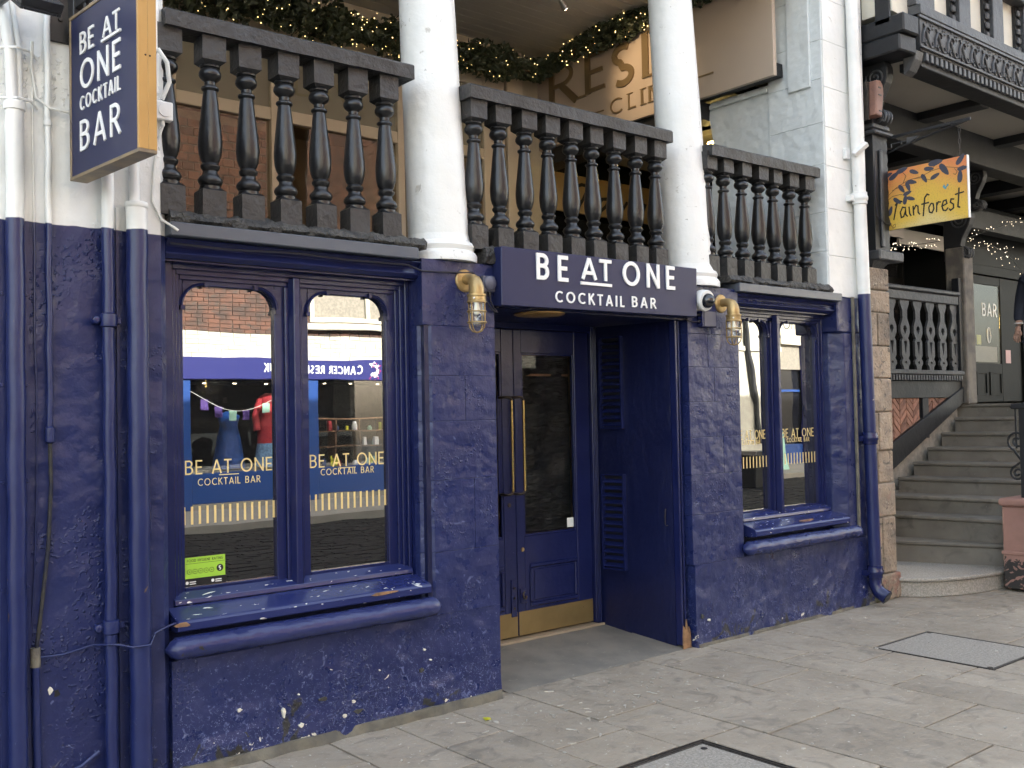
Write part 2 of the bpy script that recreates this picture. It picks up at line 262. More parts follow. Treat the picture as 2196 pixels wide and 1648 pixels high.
# ------------------------------------------------------------------ mesh building
WLOC = {}
class MB:
    def __init__(s): s.v = []; s.f = []
    def add(s, vs, fs):
        n = len(s.v); s.v += [Vector(v) for v in vs]; s.f += [tuple(i + n for i in f) for f in fs]; return s
    def box(s, x0, x1, y0, y1, z0, z1):
        return s.add([(x0, y0, z0), (x1, y0, z0), (x1, y1, z0), (x0, y1, z0), (x0, y0, z1), (x1, y0, z1), (x1, y1, z1), (x0, y1, z1)],
                     [(0, 3, 2, 1), (4, 5, 6, 7), (0, 1, 5, 4), (1, 2, 6, 5), (2, 3, 7, 6), (3, 0, 4, 7)])
    def prism(s, pts, axis, a, b):
        def q(p, t):
            return {'z': (p[0], p[1], t), 'y': (p[0], t, p[1]), 'x': (t, p[0], p[1])}[axis]
        n = len(pts); vs = [q(p, a) for p in pts] + [q(p, b) for p in pts]
        fs = [tuple(range(n)), tuple(range(2 * n - 1, n - 1, -1))] + [(i, i + n, (i + 1) % n + n, (i + 1) % n) for i in range(n)]
        return s.add(vs, fs)
    def lathe(s, prof, c, n=16, ax=None, ref=None):
        ax = Vector(ax or (0, 0, 1)).normalized(); c = Vector(c)
        u = ax.orthogonal().normalized(); w = ax.cross(u); vs = []; fs = []
        for r, h in prof:
            for k in range(n):
                a = 2 * PI * k / n; vs.append(c + ax * h + (u * math.cos(a) + w * math.sin(a)) * max(r, 1e-5))
        for i in range(len(prof) - 1):
            for k in range(n):
                k2 = (k + 1) % n; fs.append((i * n + k, i * n + k2, (i + 1) * n + k2, (i + 1) * n + k))
        fs.append(tuple(range(n - 1, -1, -1))); fs.append(tuple((len(prof) - 1) * n + k for k in range(n)))
        return s.add(vs, fs)
    def tube(s, pts, r, n=8, closed=False):
        pts = [Vector(p) for p in pts]; N = len(pts); rs = r if isinstance(r, (list, tuple)) else [r] * N
        vs = []; fs = []; prev = None
        for i, p in enumerate(pts):
            a = pts[i - 1] if (i > 0 or closed) else p; b = pts[(i + 1) % N] if (i < N - 1 or closed) else p
            t = (b - a).normalized()
            if prev is None: u = t.orthogonal().normalized()
            else:
                u = prev - t * prev.dot(t); u = u.normalized() if u.length > 1e-6 else t.orthogonal().normalized()
            prev = u; w = t.cross(u)
            for k in range(n):
                g = 2 * PI * k / n; vs.append(p + (u * math.cos(g) + w * math.sin(g)) * rs[i])
        for i in range(N if closed else N - 1):
            j = (i + 1) % N
            for k in range(n):
                k2 = (k + 1) % n; fs.append((i * n + k, i * n + k2, j * n + k2, j * n + k))
        if not closed:
            fs.append(tuple(range(n - 1, -1, -1))); fs.append(tuple((N - 1) * n + k for k in range(n)))
        return s.add(vs, fs)
    def ribbon(s, pts, w, d0, d1, O, U, V, Nn, closed=False):
        """a flat pen stroke of width w along 2-D points, thick from d0 to d1 along Nn"""
        P = [Vector((p[0], p[1])) for p in pts]; N = len(P); L = []; R = []
        for i in range(N):
            a = P[i - 1] if (i > 0 or closed) else None; b = P[(i + 1) % N] if (i < N - 1 or closed) else None
            t1 = (P[i] - a).normalized() if a is not None else None; t2 = (b - P[i]).normalized() if b is not None else None
            t1 = t1 or t2; t2 = t2 or t1
            n1 = Vector((-t1.y, t1.x)); n2 = Vector((-t2.y, t2.x)); m = (n1 + n2)
            m = m.normalized() if m.length > 1e-6 else n1; k = min(1 / max(m.dot(n1), 0.35), 2.2)
            ww = w[i] if isinstance(w, (list, tuple)) else w
            L.append(P[i] + m * k * ww / 2); R.append(P[i] - m * k * ww / 2)
        vs = []
        for d in (d1, d0):
            for q in L + R: vs.append(O + U * q.x + V * q.y + Nn * d)
        fs = []; o = 2 * N
        for i in range(N if closed else N - 1):
            j = (i + 1) % N
            fs += [(i, N + i, N + j, j), (o + j, o + N + j, o + N + i, o + i), (i, j, o + j, o + i), (N + j, N + i, o + N + i, o + N + j)]
        if not closed: fs += [(0, o, o + N, N), (N - 1, 2 * N - 1, o + 2 * N - 1, o + N - 1)]
        return s.add(vs, fs)
    def build(s, name, mat, parent=None, bevel=0.0, smooth=None, seg=1, stuff=False, origin=None):
        me = bpy.data.meshes.new(name)
        lo = Vector((min(v.x for v in s.v), min(v.y for v in s.v), min(v.z for v in s.v))); hi = Vector((max(v.x for v in s.v), max(v.y for v in s.v), max(v.z for v in s.v)))
        c = origin or Vector(((lo.x + hi.x) / 2, (lo.y + hi.y) / 2, lo.z))
        me.from_pydata([tuple(v - c) for v in s.v], [], s.f)
        bm = bmesh.new(); bm.from_mesh(me)
        bmesh.ops.recalc_face_normals(bm, faces=bm.faces)
        if bevel:
            es = [e for e in bm.edges if len(e.link_faces) == 2 and e.calc_face_angle(0) > 0.6]
            bmesh.ops.bevel(bm, geom=es, offset=bevel, segments=seg, affect='EDGES', clamp_overlap=True, profile=0.5)
        bm.to_mesh(me); bm.free()
        if smooth is not None:
            me.shade_smooth(); me.set_sharp_from_angle(angle=math.radians(smooth))
        if mat: me.materials.append(M[mat] if isinstance(mat, str) else mat)
        o = bpy.data.objects.new(name, me); COL.objects.link(o)
        WLOC[o.name] = c.copy()
        if parent: o.parent = parent; o.location = c - WLOC[parent.name]
        else: o.location = c
        if stuff: o['kind'] = 'stuff'
        return o
def bx(name, mat, parent, x0, x1, y0, y1, z0, z1, bevel=0.0, **k):
    return MB().box(x0, x1, y0, y1, z0, z1).build(name, mat, parent, bevel, **k)
def tag(o, label, cat, group=None):
    o['label'] = label; o['category'] = cat
    if group: o['group'] = group
    return o
def thing(name, label, cat, loc, group=None):
    o = bpy.data.objects.new(name, None); COL.objects.link(o); o.location = Vector(loc); o.empty_display_size = 0.1
    WLOC[o.name] = Vector(loc); return tag(o, label, cat, group)
def struct(o): o['kind'] = 'structure'; return o
def dup(src, parent, loc):
    """copy of one part placed at world loc under parent"""
    c = src.copy(); COL.objects.link(c); WLOC[c.name] = Vector(loc); c.parent = parent
    c.location = Vector(loc) - (WLOC[parent.name] if parent else Vector()); return c

# ------------------------------------------------------------------ lettering
def arc(cx, cy, rx, ry, a0, a1, n=14):
    return [(cx + rx * math.cos(math.radians(a0 + (a1 - a0) * i / n)), cy + ry * math.sin(math.radians(a0 + (a1 - a0) * i / n))) for i in range(n + 1)]
def glyph(ch, t):
    h = t / 2; b = 1 - h
    if ch == 'A': return 0.74, [[(h * .9, 0), (.37, b + h * .6)], [(.37, b + h * .6), (.74 - h * .9, 0)], [(.15, .30), (.59, .30)]]
    if ch == 'B': return 0.58, [[(h, 0), (h, 1)], [(h, b), (.26, b)] + arc(.26, .765 - h / 2, .24 - h * .3, .235 - h / 2, 90, -90)[1:] + [(h, .53)], [(h, .53), (.29, .53)] + arc(.29, .265 + h / 2, .28 - h, .265 - h / 2, 90, -90)[1:] + [(h, h)]]
    if ch == 'C': return 0.74, [arc(.44, .5, .44 - h, .5 - h, 48, 312, 20)]
    if ch == 'D': return 0.74, [[(h, 0), (h, 1)], [(h, b), (.26, b)] + arc(.26, .5, .48 - h, .5 - h, 90, -90, 16)[1:] + [(h, h)]]
    if ch == 'E': return 0.48, [[(h, 0), (h, 1)], [(h, b), (.48, b)], [(h, .51), (.43, .51)], [(h, h), (.48, h)]]
    if ch == 'F': return 0.46, [[(h, 0), (h, 1)], [(h, b), (.46, b)], [(h, .5), (.42, .5)]]
    if ch == 'G': return 0.80, [arc(.44, .5, .44 - h, .5 - h, 48, 340, 20), [(.48, .42), (.84, .42)]]
    if ch == 'H': return 0.66, [[(h, 0), (h, 1)], [(.66 - h, 0), (.66 - h, 1)], [(h, .5), (.66 - h, .5)]]
    if ch == 'I': return t, [[(h, 0), (h, 1)]]
    if ch == 'K': return 0.60, [[(h, 0), (h, 1)], [(h, .42), (.54, 1)], [(.22, .58), (.58, 0)]]
    if ch == 'L': return 0.44, [[(h, 1), (h, h), (.44, h)]]
    if ch == 'N': return 0.70, [[(h, 0), (h, 1)], [(.70 - h, 0), (.70 - h, 1)], [(h, .95), (.70 - h, .05)]]
    if ch == 'O': return 0.90, ['c', arc(.45, .5, .45 - h, .5 - h, 0, 345, 23)]
    if ch == 'R': return 0.58, [[(h, 0), (h, 1)], [(h, b), (.27, b)] + arc(.27, .745 - h / 2, .27 - h, .255 - h / 2, 90, -90)[1:] + [(h, .49)], [(.26, .49), (.56, 0)]]
    if ch == 'S': return 0.52, [arc(.26, .745, .25 - h, .255 - h, 45, 270, 12)[:-1] + arc(.26, .26, .26 - h, .25 - h + .005, 90, -135, 14)]
    if ch == 'T': return 0.56, [[(0, b), (.56, b)], [(.28, 0), (.28, b)]]
    if ch == 'U': return 0.66, [[(h, 1)] + arc(.33, .34, .33 - h, .34 - h, 180, 360, 14) + [(.66 - h, 1)]]
    if ch == 'Y': return 0.64, [[(.02, 1), (.32, .46)], [(.62, 1), (.32, .46)], [(.32, 0), (.32, .5)]]
    if ch == '5': return 0.52, [[(.48, b), (.10, b), (.07, .56)] + arc(.24, .32, .27 - h, .32 - h, 115, -130, 14)]
    return 0.34, []
def serifs(ch):
    f = {'R': [(0, 0, .12), (0, 1, .06), (.60, 0, .10)], 'E': [(0, 0, .06), (0, 1, .06)], 'I': [(.06, 0, .16), (.06, 1, .16)], 'L': [(0, 0, .06), (.06, 1, .16)], 'N': [(.04, 0, .14), (.04, 1, .12), (.66, 1, .14)], 'C': [], 'S': []}
    return f.get(ch, [])
def write(txt, O, U, V, Nn, h, t, d, mat, parent, track=0.16, name='letter', width=None, serif=False, join=False, base=0.0):
    """raised letters, each an object of its own; width = total run in metres (None: natural)"""
    adv = [glyph(c, t)[0] for c in txt]; run = sum(adv) + track * (len(txt) - 1)
    sx = 1.0 if width is None else width / (run * h); x = 0; out = []; jm = MB()
    for c, a in zip(txt, adv):
        g = glyph(c, t)[1]; m = jm if join else MB(); closed = False; k = 0
        for st in g:
            if st == 'c': closed = True; continue
            pts = [((x + p[0]) * h * sx, p[1] * h) for p in st]
            if serif:
                dy = abs(st[-1][1] - st[0][1]) > 0.3 and len(st) == 2; ww = t * h * (1.35 if dy else 0.75)
            else: ww = t * h
            m.ribbon(pts, ww, base, base + d + 0.0003 * k, O, U, V, Nn, closed); k += 1
        if serif:
            for sx0, sy0, sw in serifs(c):
                yy = 0.02 if sy0 == 0 else 0.98
                m.ribbon([((x + sx0 - sw + t * .5) * h * sx, yy * h), ((x + sx0 + sw + t * .5) * h * sx, yy * h)], 0.045 * h, base, base + d + 0.0003 * k, O, U, V, Nn); k += 1
        if m.v and not join: out.append(m.build(name, mat, parent))
        x += a + track
    if join and jm.v: out.append(jm.build(name, mat, parent))
    return out, run * h * sx

# ================================================================== GROUND
g = struct(bx('ground', 'asphalt', None, -60, 60, -70, 40, -0.6, -0.30))
rd = struct(bx('road', 'asphalt', None, -40, 40, -9.45, -2.75, -0.299, -0.115))
m = MB(); rr = random.Random(4); y = -9.38; row = 0
while y < -2.85:
    x = -3.0 + (0.13 if row % 2 else 0)
    while x < 20:
        w = rr.uniform(0.20, 0.30); z = -0.100 + rr.uniform(-0.006, 0.006)
        m.box(x, x + w - 0.014, y, y + 0.118, -0.14, z); x += w
    y += 0.132; row += 1
m.build('setts', 'sett', rd, stuff=True)
kb = struct(MB().box(-40, 40, -2.75, -2.60, -0.28, -0.004).build('kerb', 'concrete', None, 0.015))
pv = struct(bx('pavement', 'joint', None, -40, 40, -2.60, 0.44, -0.28, -0.011))
cols = [(-40, -12), (-12, -6.2), (-6.2, -4.1), (-4.1, -3.45), (-3.45, -2.85), (-2.85, -2.32), (-2.32, -1.80), (-1.80, -1.40), (-1.40, -1.058), (-1.058, -0.692), (-0.692, -0.33), (-0.33, 0.12), (0.12, 0.56), (0.56, 1.17), (1.17, 1.73), (1.73, 2.06),
        (2.06, 2.45), (2.45, 3.14), (3.14, 3.72), (3.72, 4.35), (4.35, 4.9), (4.9, 5.6), (5.6, 6.3), (6.3, 7.1), (7.1, 8), (8, 9.5), (9.5, 14), (14, 40)]
cuts = {-0.33: [-0.828, -1.183], 0.12: [-0.648, -1.185], 0.56: [-0.953, -1.353, -2.137], 1.17: [-0.148, -0.80, -1.80], 1.73: [-0.57, -1.32, -2.03], 2.06: [-0.92, -1.456, -2.2], 2.45: [-0.775, -1.545, -2.2], 3.14: [-0.42, -1.30, -1.95],
        -0.692: [-0.45, -1.10, -1.8], -1.058: [-0.72, -1.5], -1.40: [-0.35, -1.0, -1.9]}
rs = random.Random(9)
for x0, x1 in cols:
    c = cuts.get(x0)
    if c is None:
        c = []; yy = -rs.uniform(0.4, 0.9)
        while yy > -2.3: c.append(yy); yy -= rs.uniform(0.45, 0.9)
    ys = [0.40] + c + [-2.598]
    for a, b in zip(ys[:-1], ys[1:]):
        if x0 == 2.45 and a == -0.775: continue                       # manhole
        if x0 in (-0.33, 0.12) and a < -1.1: continue
        j = 0.0050
        z = rs.uniform(-0.0018, 0.0018); zt = rs.uniform(-0.0012, 0.0012)
        mm = MB().box(x0 + j * rs.uniform(.6, 1.3), x1 - j * rs.uniform(.6, 1.3), b + j, a - j, -0.06, z)
        for v in mm.v[4:6]: v.z += zt
        mm.build('slab', 'slab', pv, 0.0016)
# slabs round the near manhole
for (x0, x1, a, b) in ((-0.33, 0.255, -1.75, -2.598), (0.268, 0.555, -1.19, -1.94), (0.268, 0.555, -1.95, -2.598)):
    MB().box(x0 + .005, x1 - .005, b + .005, a - .005, -0.06, 0.001).build('slab', 'slab', pv, 0.0035)
def manhole(x0, x1, y0, y1, label, w):
    t = thing('manhole_cover', label, 'manhole', ((x0 + x1) / 2, (y0 + y1) / 2, -0.04), 'inset manhole covers in the pavement')
    f = MB()
    f.box(x0, x1, y0, y0 + w, -0.04, 0.003).box(x0, x1, y1 - w, y1, -0.04, 0.003).box(x0, x0 + w, y0 + w, y1 - w, -0.04, 0.003).box(x1 - w, x1, y0 + w, y1 - w, -0.04, 0.003)
    f.build('frame', 'iron', t, 0.002)
    if w > 0.02:
        f = MB()
        for k in range(2):
            d = 0.012 + k * 0.02
            f.box(x0 + d, x1 - d, y1 - d - .006, y1 - d, 0.0, 0.0075).box(x1 - d - .006, x1 - d, y0 + d, y1 - d, 0.0, 0.0075)
        f.build('frame_rib', 'iron', t)
    bx('infill', 'granite', t, x0 + w + .004, x1 - w - .004, y0 + w + .004, y1 - w - .004, -0.04, 0.001)
    f = MB()
    for cx, cy in ((x0 + w * 2.2, y0 + w * 2.2), (x1 - w * 2.2, y1 - w * 2.2)): f.lathe([(0.016, 0), (0.016, 0.0025)], (cx, cy, 0.0012), 12)
    f.build('key_hole', 'iron', t)
manhole(2.455, 3.135, -1.54, -0.78, 'manhole cover with pale granite infill in front of the right window', 0.014)
manhole(-0.32, 0.262, -1.742, -1.19, 'manhole cover with broad dark iron frame at the bottom edge of the photo', 0.042)
# entrance ramp and threshold: belongs to the ground
rp = struct(MB().prism([(0.03, 0.0), (0.44, 0.0), (0.44, 0.055), (0.05, 0.004)], 'x', 0.10, 1.69).build('doorway_ramp', 'concrete', None, 0.004))
rp2 = struct(MB().prism([(0.441, -0.2), (0.66, -0.2), (0.66, 0.082), (0.441, 0.050)], 'x', 0.02, 1.60).build('doorway_slab', 'concrete', None, 0.003))
th = struct(MB().box(-0.1, 1.55, 0.661, 0.90, -0.2, 0.094).build('threshold', 'concrete_tan', None, 0.004))
lt = MB().add([tuple(atZ(1035, 1539, 0.001)), tuple(atZ(1050, 1538, .001)), tuple(atZ(1054, 1543, .006)), tuple(atZ(1040, 1545, .004)), tuple(atZ(1044, 1541, .013))], [(0, 1, 2, 3), (0, 1, 4), (1, 2, 4), (2, 3, 4), (3, 0, 4)]).build('wrapper', 'yellow', None)
tag(lt, 'tiny yellow scrap of wrapper lying on the pavement by the left pillar', 'litter')
# dried gum and paint specks that can be told apart on the slabs
gm = MB(); rg = random.Random(21)
for k in range(210):
    x = rg.uniform(-1.6, 4.4); yy = rg.uniform(-2.1, -0.05)
    if k < 70: x = rg.gauss(0.35, 0.35); yy = rg.gauss(-0.45, 0.2)
    r = rg.uniform(0.003, 0.011) * (1.5 if rg.random() < .12 else 1); el = rg.uniform(.35, 1)
    if k < 45: r = rg.uniform(.010, .030); el = rg.uniform(.10, .22)
    a0 = rg.uniform(0, PI); n = 7; z = 0.0042
    pts = [(x + (r * math.cos(2 * PI * i / n) * math.cos(a0) - el * r * math.sin(2 * PI * i / n) * math.sin(a0)) * rg.uniform(.75, 1.2), yy + (r * math.cos(2 * PI * i / n) * math.sin(a0) + el * r * math.sin(2 * PI * i / n) * math.cos(a0)) * rg.uniform(.75, 1.2)) for i in range(n)]
    gm.prism(pts, 'z', 0.0005, z)
gm.build('gum_specks', surf('dried_gum', (0.50, 0.475, 0.42), (0.36, 0.335, 0.285), 12, 0.7), pv, stuff=True)

# ================================================================== THE BAR
BAR = thing('bar_building', 'navy and white painted cocktail bar building with open gallery above its shopfront', 'building', (0.9, 0.2, 0))
# left pier (two paints) and masonry under the windows
MB().prism([(-7, 0.0), (-1.83, 0.0), (-1.80, 0.03), (-1.80, 0.55), (-7, 0.55)], 'z', 0, 4.98).build('left_pier', 'pier', BAR)
def wall_sheet(x0, x1, z0, z1, y, nx, nz, amp, seed, back):
    """masonry face with real lumps, closed at the back"""
    from mathutils import noise as N
    m = MB(); vs = []; fs = []
    for j in range(nz + 1):
        for i in range(nx + 1):
            x = x0 + (x1 - x0) * i / nx; z = z0 + (z1 - z0) * j / nz
            e = min(i, nx - i, 4) / 4
            d = amp * N.fractal(Vector((x * 4, seed, z * 4)), 1.0, 2.0, 4) * e
            if z < 0.16: d -= amp * 0.9 * (0.16 - z) / 0.16 + amp * .8 * N.noise(Vector((x * 9, 3.3, z * 9)))
            vs.append((x, y + d, z))
    w = nx + 1
    for j in range(nz):
        for i in range(nx): fs.append((j * w + i, j * w + i + 1, (j + 1) * w + i + 1, (j + 1) * w + i))
    n = len(vs); vs += [(x0, back, z0), (x1, back, z0), (x1, back, z1), (x0, back, z1)]
    fs += [(n, n + 3, n + 2, n + 1)]
    fs.append(tuple(range(w)) + (n + 1, n)); top = [nz * w + i for i in range(w)]; fs.append(tuple(reversed(top)) + (n + 3, n + 2))
    lf = [j * w for j in range(nz + 1)]; fs.append(tuple(reversed(lf)) + (n, n + 3)); rt = [j * w + nx for j in range(nz + 1)]; fs.append(tuple(rt) + (n + 2, n + 1))
    return m.add(vs, fs)
wall_sheet(-1.799, 0.018, 0, 0.505, 0.0, 110, 34, 0.012, 1.7, 0.5).build('under_window_wall', 'blue_wall', BAR, smooth=60)
wall_sheet(1.655, 3.83, 0, 0.535, 0.0, 110, 30, 0.010, 5.1, 0.5).build('under_window_wall', 'blue_wall', BAR, smooth=60)
wall_sheet(-1.795, 0.012, 0, 0.048, -0.010, 120, 8, 0.016, 8.8, 0.02).build('footing', 'concrete_strip', BAR, smooth=60)
wall_sheet(1.66, 3.79, 0, 0.022, -0.006, 120, 6, 0.012, 3.8, 0.02).build('footing', 'concrete_strip', BAR, smooth=60)
def patch(px, py, rx, rz, mat, seed, y=-0.0125):
    p = atY(px, py, y); r_ = random.Random(seed); n = 11
    MB().prism([(p.x + rx * math.cos(2 * PI * i / n) * r_.uniform(.55, 1.15), p.z + rz * math.sin(2 * PI * i / n) * r_.uniform(.55, 1.15)) for i in range(n)], 'y', y, y + .022).build('bare_patch', mat, BAR, 0.0015)
for k, (px, py, rx, rz) in enumerate(((610, 1528, .013, .036), (648, 1556, .022, .016), (515, 1524, .018, .013), (642, 1490, .008, .006), (492, 1590, .007, .010), (925, 1416, .010, .006), (912, 1394, .010, .008), (815, 1438, .007, .006), (712, 1437, .010, .004), (1522, 1330, .022, .014))): patch(px, py, rx * .72, rz * .72, M['plaster'], k, -.0105)
for k, (px, py, rx, rz) in enumerate(((122, 1488, .016, .020), (695, 1500, .026, .012), (905, 1438, .018, .014), (520, 1580, .05, .02), (770, 1525, .03, .014), (1508, 1322, .02, .02))): patch(px, py, rx, rz, M['black_print'] if k == 0 else surf('old_grime', (0.03, 0.03, 0.028), (0.055, 0.052, 0.045), 30, .8, ((50, .004, 3),)), 40 + k, -.0095 if k else -.001)
patch(108, 1482, .012, .018, M['plaster'], 77, -.002)
# pillars of painted stone blocks
def block(poly, z0, z1, parent, mat='blue_block', bev=0.0018):
    MB().prism(poly, 'z', z0 + .0006, z1 - .0006).build('stone_block', mat, parent, bev, seg=2)
def foot(x0, x1, y1, cl=0.0, cr=0.0, y0=0.0):
    p = []
    p += [(x0, y0 + cl), (x0 + cl, y0)] if cl else [(x0, y0)]
    p += [(x1 - cr, y0), (x1, y0 + cr)] if cr else [(x1, y0)]
    return p + [(x1, y1), (x0, y1)]
P1 = bx('left_pillar', 'blue_shaded', BAR, -0.445, 0.008, 0.012, 0.52, 0.50, 2.36)
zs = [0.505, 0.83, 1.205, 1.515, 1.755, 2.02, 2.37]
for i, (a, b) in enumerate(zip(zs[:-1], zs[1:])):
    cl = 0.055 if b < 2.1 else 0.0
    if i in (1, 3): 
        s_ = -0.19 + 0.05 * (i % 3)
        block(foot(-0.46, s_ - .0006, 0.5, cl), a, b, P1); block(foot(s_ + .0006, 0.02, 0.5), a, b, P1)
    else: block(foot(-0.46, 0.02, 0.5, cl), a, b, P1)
P2 = bx('right_pillar', 'blue_shaded', BAR, 1.655, 2.155, 0.012, 0.52, 0.53, 2.36)
zs = [0.535, 0.86, 1.12, 1.365, 1.60, 1.83, 2.05, 2.37]
for i, (a, b) in enumerate(zip(zs[:-1], zs[1:])):
    s_ = (1.90, 1.84, 1.98, 1.86)[i % 4]
    if i in (2, 4, 5): block(foot(1.64, s_ - .0006, 0.5), a, b, P2); block(foot(s_ + .0006, 2.17, 0.5), a, b, P2)
    else: block(foot(1.64, 2.17, 0.5), a, b, P2)
# right pier: navy below, white above
MB().prism([(3.395, 0.09), (3.47, 0.0), (3.86, 0.0), (3.86, 0.55), (3.395, 0.55)], 'z', 0.536, 2.12).build('right_pier', 'blue_wall', BAR, 0.006)
MB().prism([(3.395, 0.0), (3.86, 0.0), (3.86, 0.55), (3.395, 0.55)], 'z', 2.1205, 2.395).build('pier_head', 'blue_wall', BAR, 0.01)
WP = bx('white_pier', 'white', BAR, 3.31, 3.85, 0.012, 0.5, 2.396, 8.2)
z = 2.397; k = 0
while z < 5.0:
    h = (0.31, 0.36, 0.33, 0.30)[k % 4]; MB().box(3.30, 3.851, 0.0, 0.49, z, z + h - .0016).build('stone_block', 'white', WP, 0.003, seg=2); z += h; k += 1
# ledge and mortar kerb under the balusters
bx('beam', 'blue_wood', BAR, -1.799, 3.394, 0.06, 0.5, 2.255, 2.352)
for x0, x1 in ((-1.80, -0.455), (2.172, 3.393)):
    MB().prism([(0.045, 2.262), (0.02, 2.285), (0.035, 2.318), (0.0, 2.349), (0.06, 2.349), (0.06, 2.262)], 'x', x0, x1).build('cornice_moulding', 'blue_wood', BAR, 0.004)
    bx('ledge', 'ledge', BAR, x0 - (0 if x0 < 0 else 0.03), x1 - (0.05 if x0 < 0 else .0), -0.045, 0.30, 2.353, 2.412, 0.004)
def mortar(x0, x1, z0, z1):
    from mathutils import noise as N
    m = MB(); n = max(8, int((x1 - x0) / 0.012)); sec = 7; vs = []; fs = []
    for i in range(n + 1):
        x = x0 + (x1 - x0) * i / n
        prof = [(-0.02, z0), (-0.035, z0 + .018), (-0.022, z1 - .014), (0.0, z1), (0.15, z1), (0.17, z0), (0.1, z0)]
        for k, (yy, zz) in enumerate(prof):
            d = 0.024 * N.fractal(Vector((x * 14, k * .9, 2.2)), .8, 2, 5) if 0 < k < 5 else 0
            vs.append((x, yy + d * .8, zz + (d if k in (2, 3, 4) else d * .4)))
    for i in range(n):
        for k in range(sec):
            k2 = (k + 1) % sec; fs.append((i * sec + k, (i + 1) * sec + k, (i + 1) * sec + k2, i * sec + k2))
    fs += [tuple(range(sec)), tuple(n * sec + k for k in range(sec - 1, -1, -1))]
    return m.add(vs, fs)
for x0, x1 in ((-1.795, -0.44), (-0.05, 1.66), (2.06, 3.30)):
    mortar(x0, x1, 2.4125 if x0 != -0.05 else 2.372, 2.470).build('mortar_kerb', 'mortar', BAR, smooth=50)
# columns: entasis shaft on a moulded base, leaning back a little
def column(cx, cy, z0, z1, seed):
    c = bpy.data.objects.new('column', None)
    lean = 0.055
    def ring(prof, nm, mat):
        from mathutils import noise as N
        n = 40; vs = []; fs = []
        for r, z in prof:
            for k in range(n):
                a = 2 * PI * k / n; rr_ = r * (1 + 0.012 * N.noise(Vector((math.cos(a) * 1.5 + seed, math.sin(a) * 1.5, z * 3))))
                vs.append((cx + rr_ * math.cos(a), cy + (z - z0) * lean + rr_ * math.sin(a), z))
        for i in range(len(prof) - 1):
            for k in range(n): fs.append((i * n + k, i * n + (k + 1) % n, (i + 1) * n + (k + 1) % n, (i + 1) * n + k))
        fs += [tuple(range(n - 1, -1, -1)), tuple((len(prof) - 1) * n + k for k in range(n))]
        return MB().add(vs, fs)
    sh = [(0.167, z0 + 0.115)] + [(0.167 - 0.024 * (i / 20) ** 1.2, z0 + 0.12 + (z1 - z0 - 0.12) * i / 20) for i in range(21)]
    o = ring(sh, 'shaft', 'white').build('column', 'white', BAR, smooth=40)
    b = [(0.205, z0), (0.207, z0 + .035), (0.198, z0 + .052), (0.188, z0 + .060), (0.190, z0 + .066), (0.197, z0 + .085), (0.190, z0 + .104), (0.176, z0 + .112), (0.172, z0 + .125), (0.168, z0 + .15)]
    ring(b, 'base', 'white').build('column_base', 'white', o, smooth=40)
column(-0.235, 0.150, 2.372, 4.98, 1.0)
column(1.845, 0.150, 2.372, 4.98, 7.0)
# upper storeys and gallery shell
bx('upper_front', 'white', BAR, -7, 3.9, -0.02, 0.6, 4.981, 8.2)
bx('roof', 'asphalt', BAR, -7, 3.95, -0.2, 7.0, 8.201, 8.4)
bx('back_wall', 'dark_room', BAR, -7, 3.9, 6.0, 6.3, 0, 8.2)
bx('side_wall', 'dark_room', BAR, -7, -6.8, 0.551, 6.0, 0, 8.2)
MB().prism([(-6.8, 0.505), (3.56, 0.505), (3.70, 0.64), (5.40, 1.99), (5.40, 6.0), (-6.8, 6.0)], 'z', 2.16, 2.352).build('gallery_floor', 'step', BAR)
GC = bx('gallery_ceiling', 'gallery_soffit', BAR, -6.8, 3.9, 0.30, 6.0, 5.075, 5.2)
y = 0.31
while y < 3.4:                                                     # tongue and groove boards
    bx('ceiling_board', 'gallery_soffit', GC, -1.75, 3.16, y, y + 0.112, 5.05, 5.0745, 0.0035); y += 0.116
bx('gallery_end_wall', 'white', BAR, -2.2, -1.80, 0.551, 3.3, 2.353, 5.05)

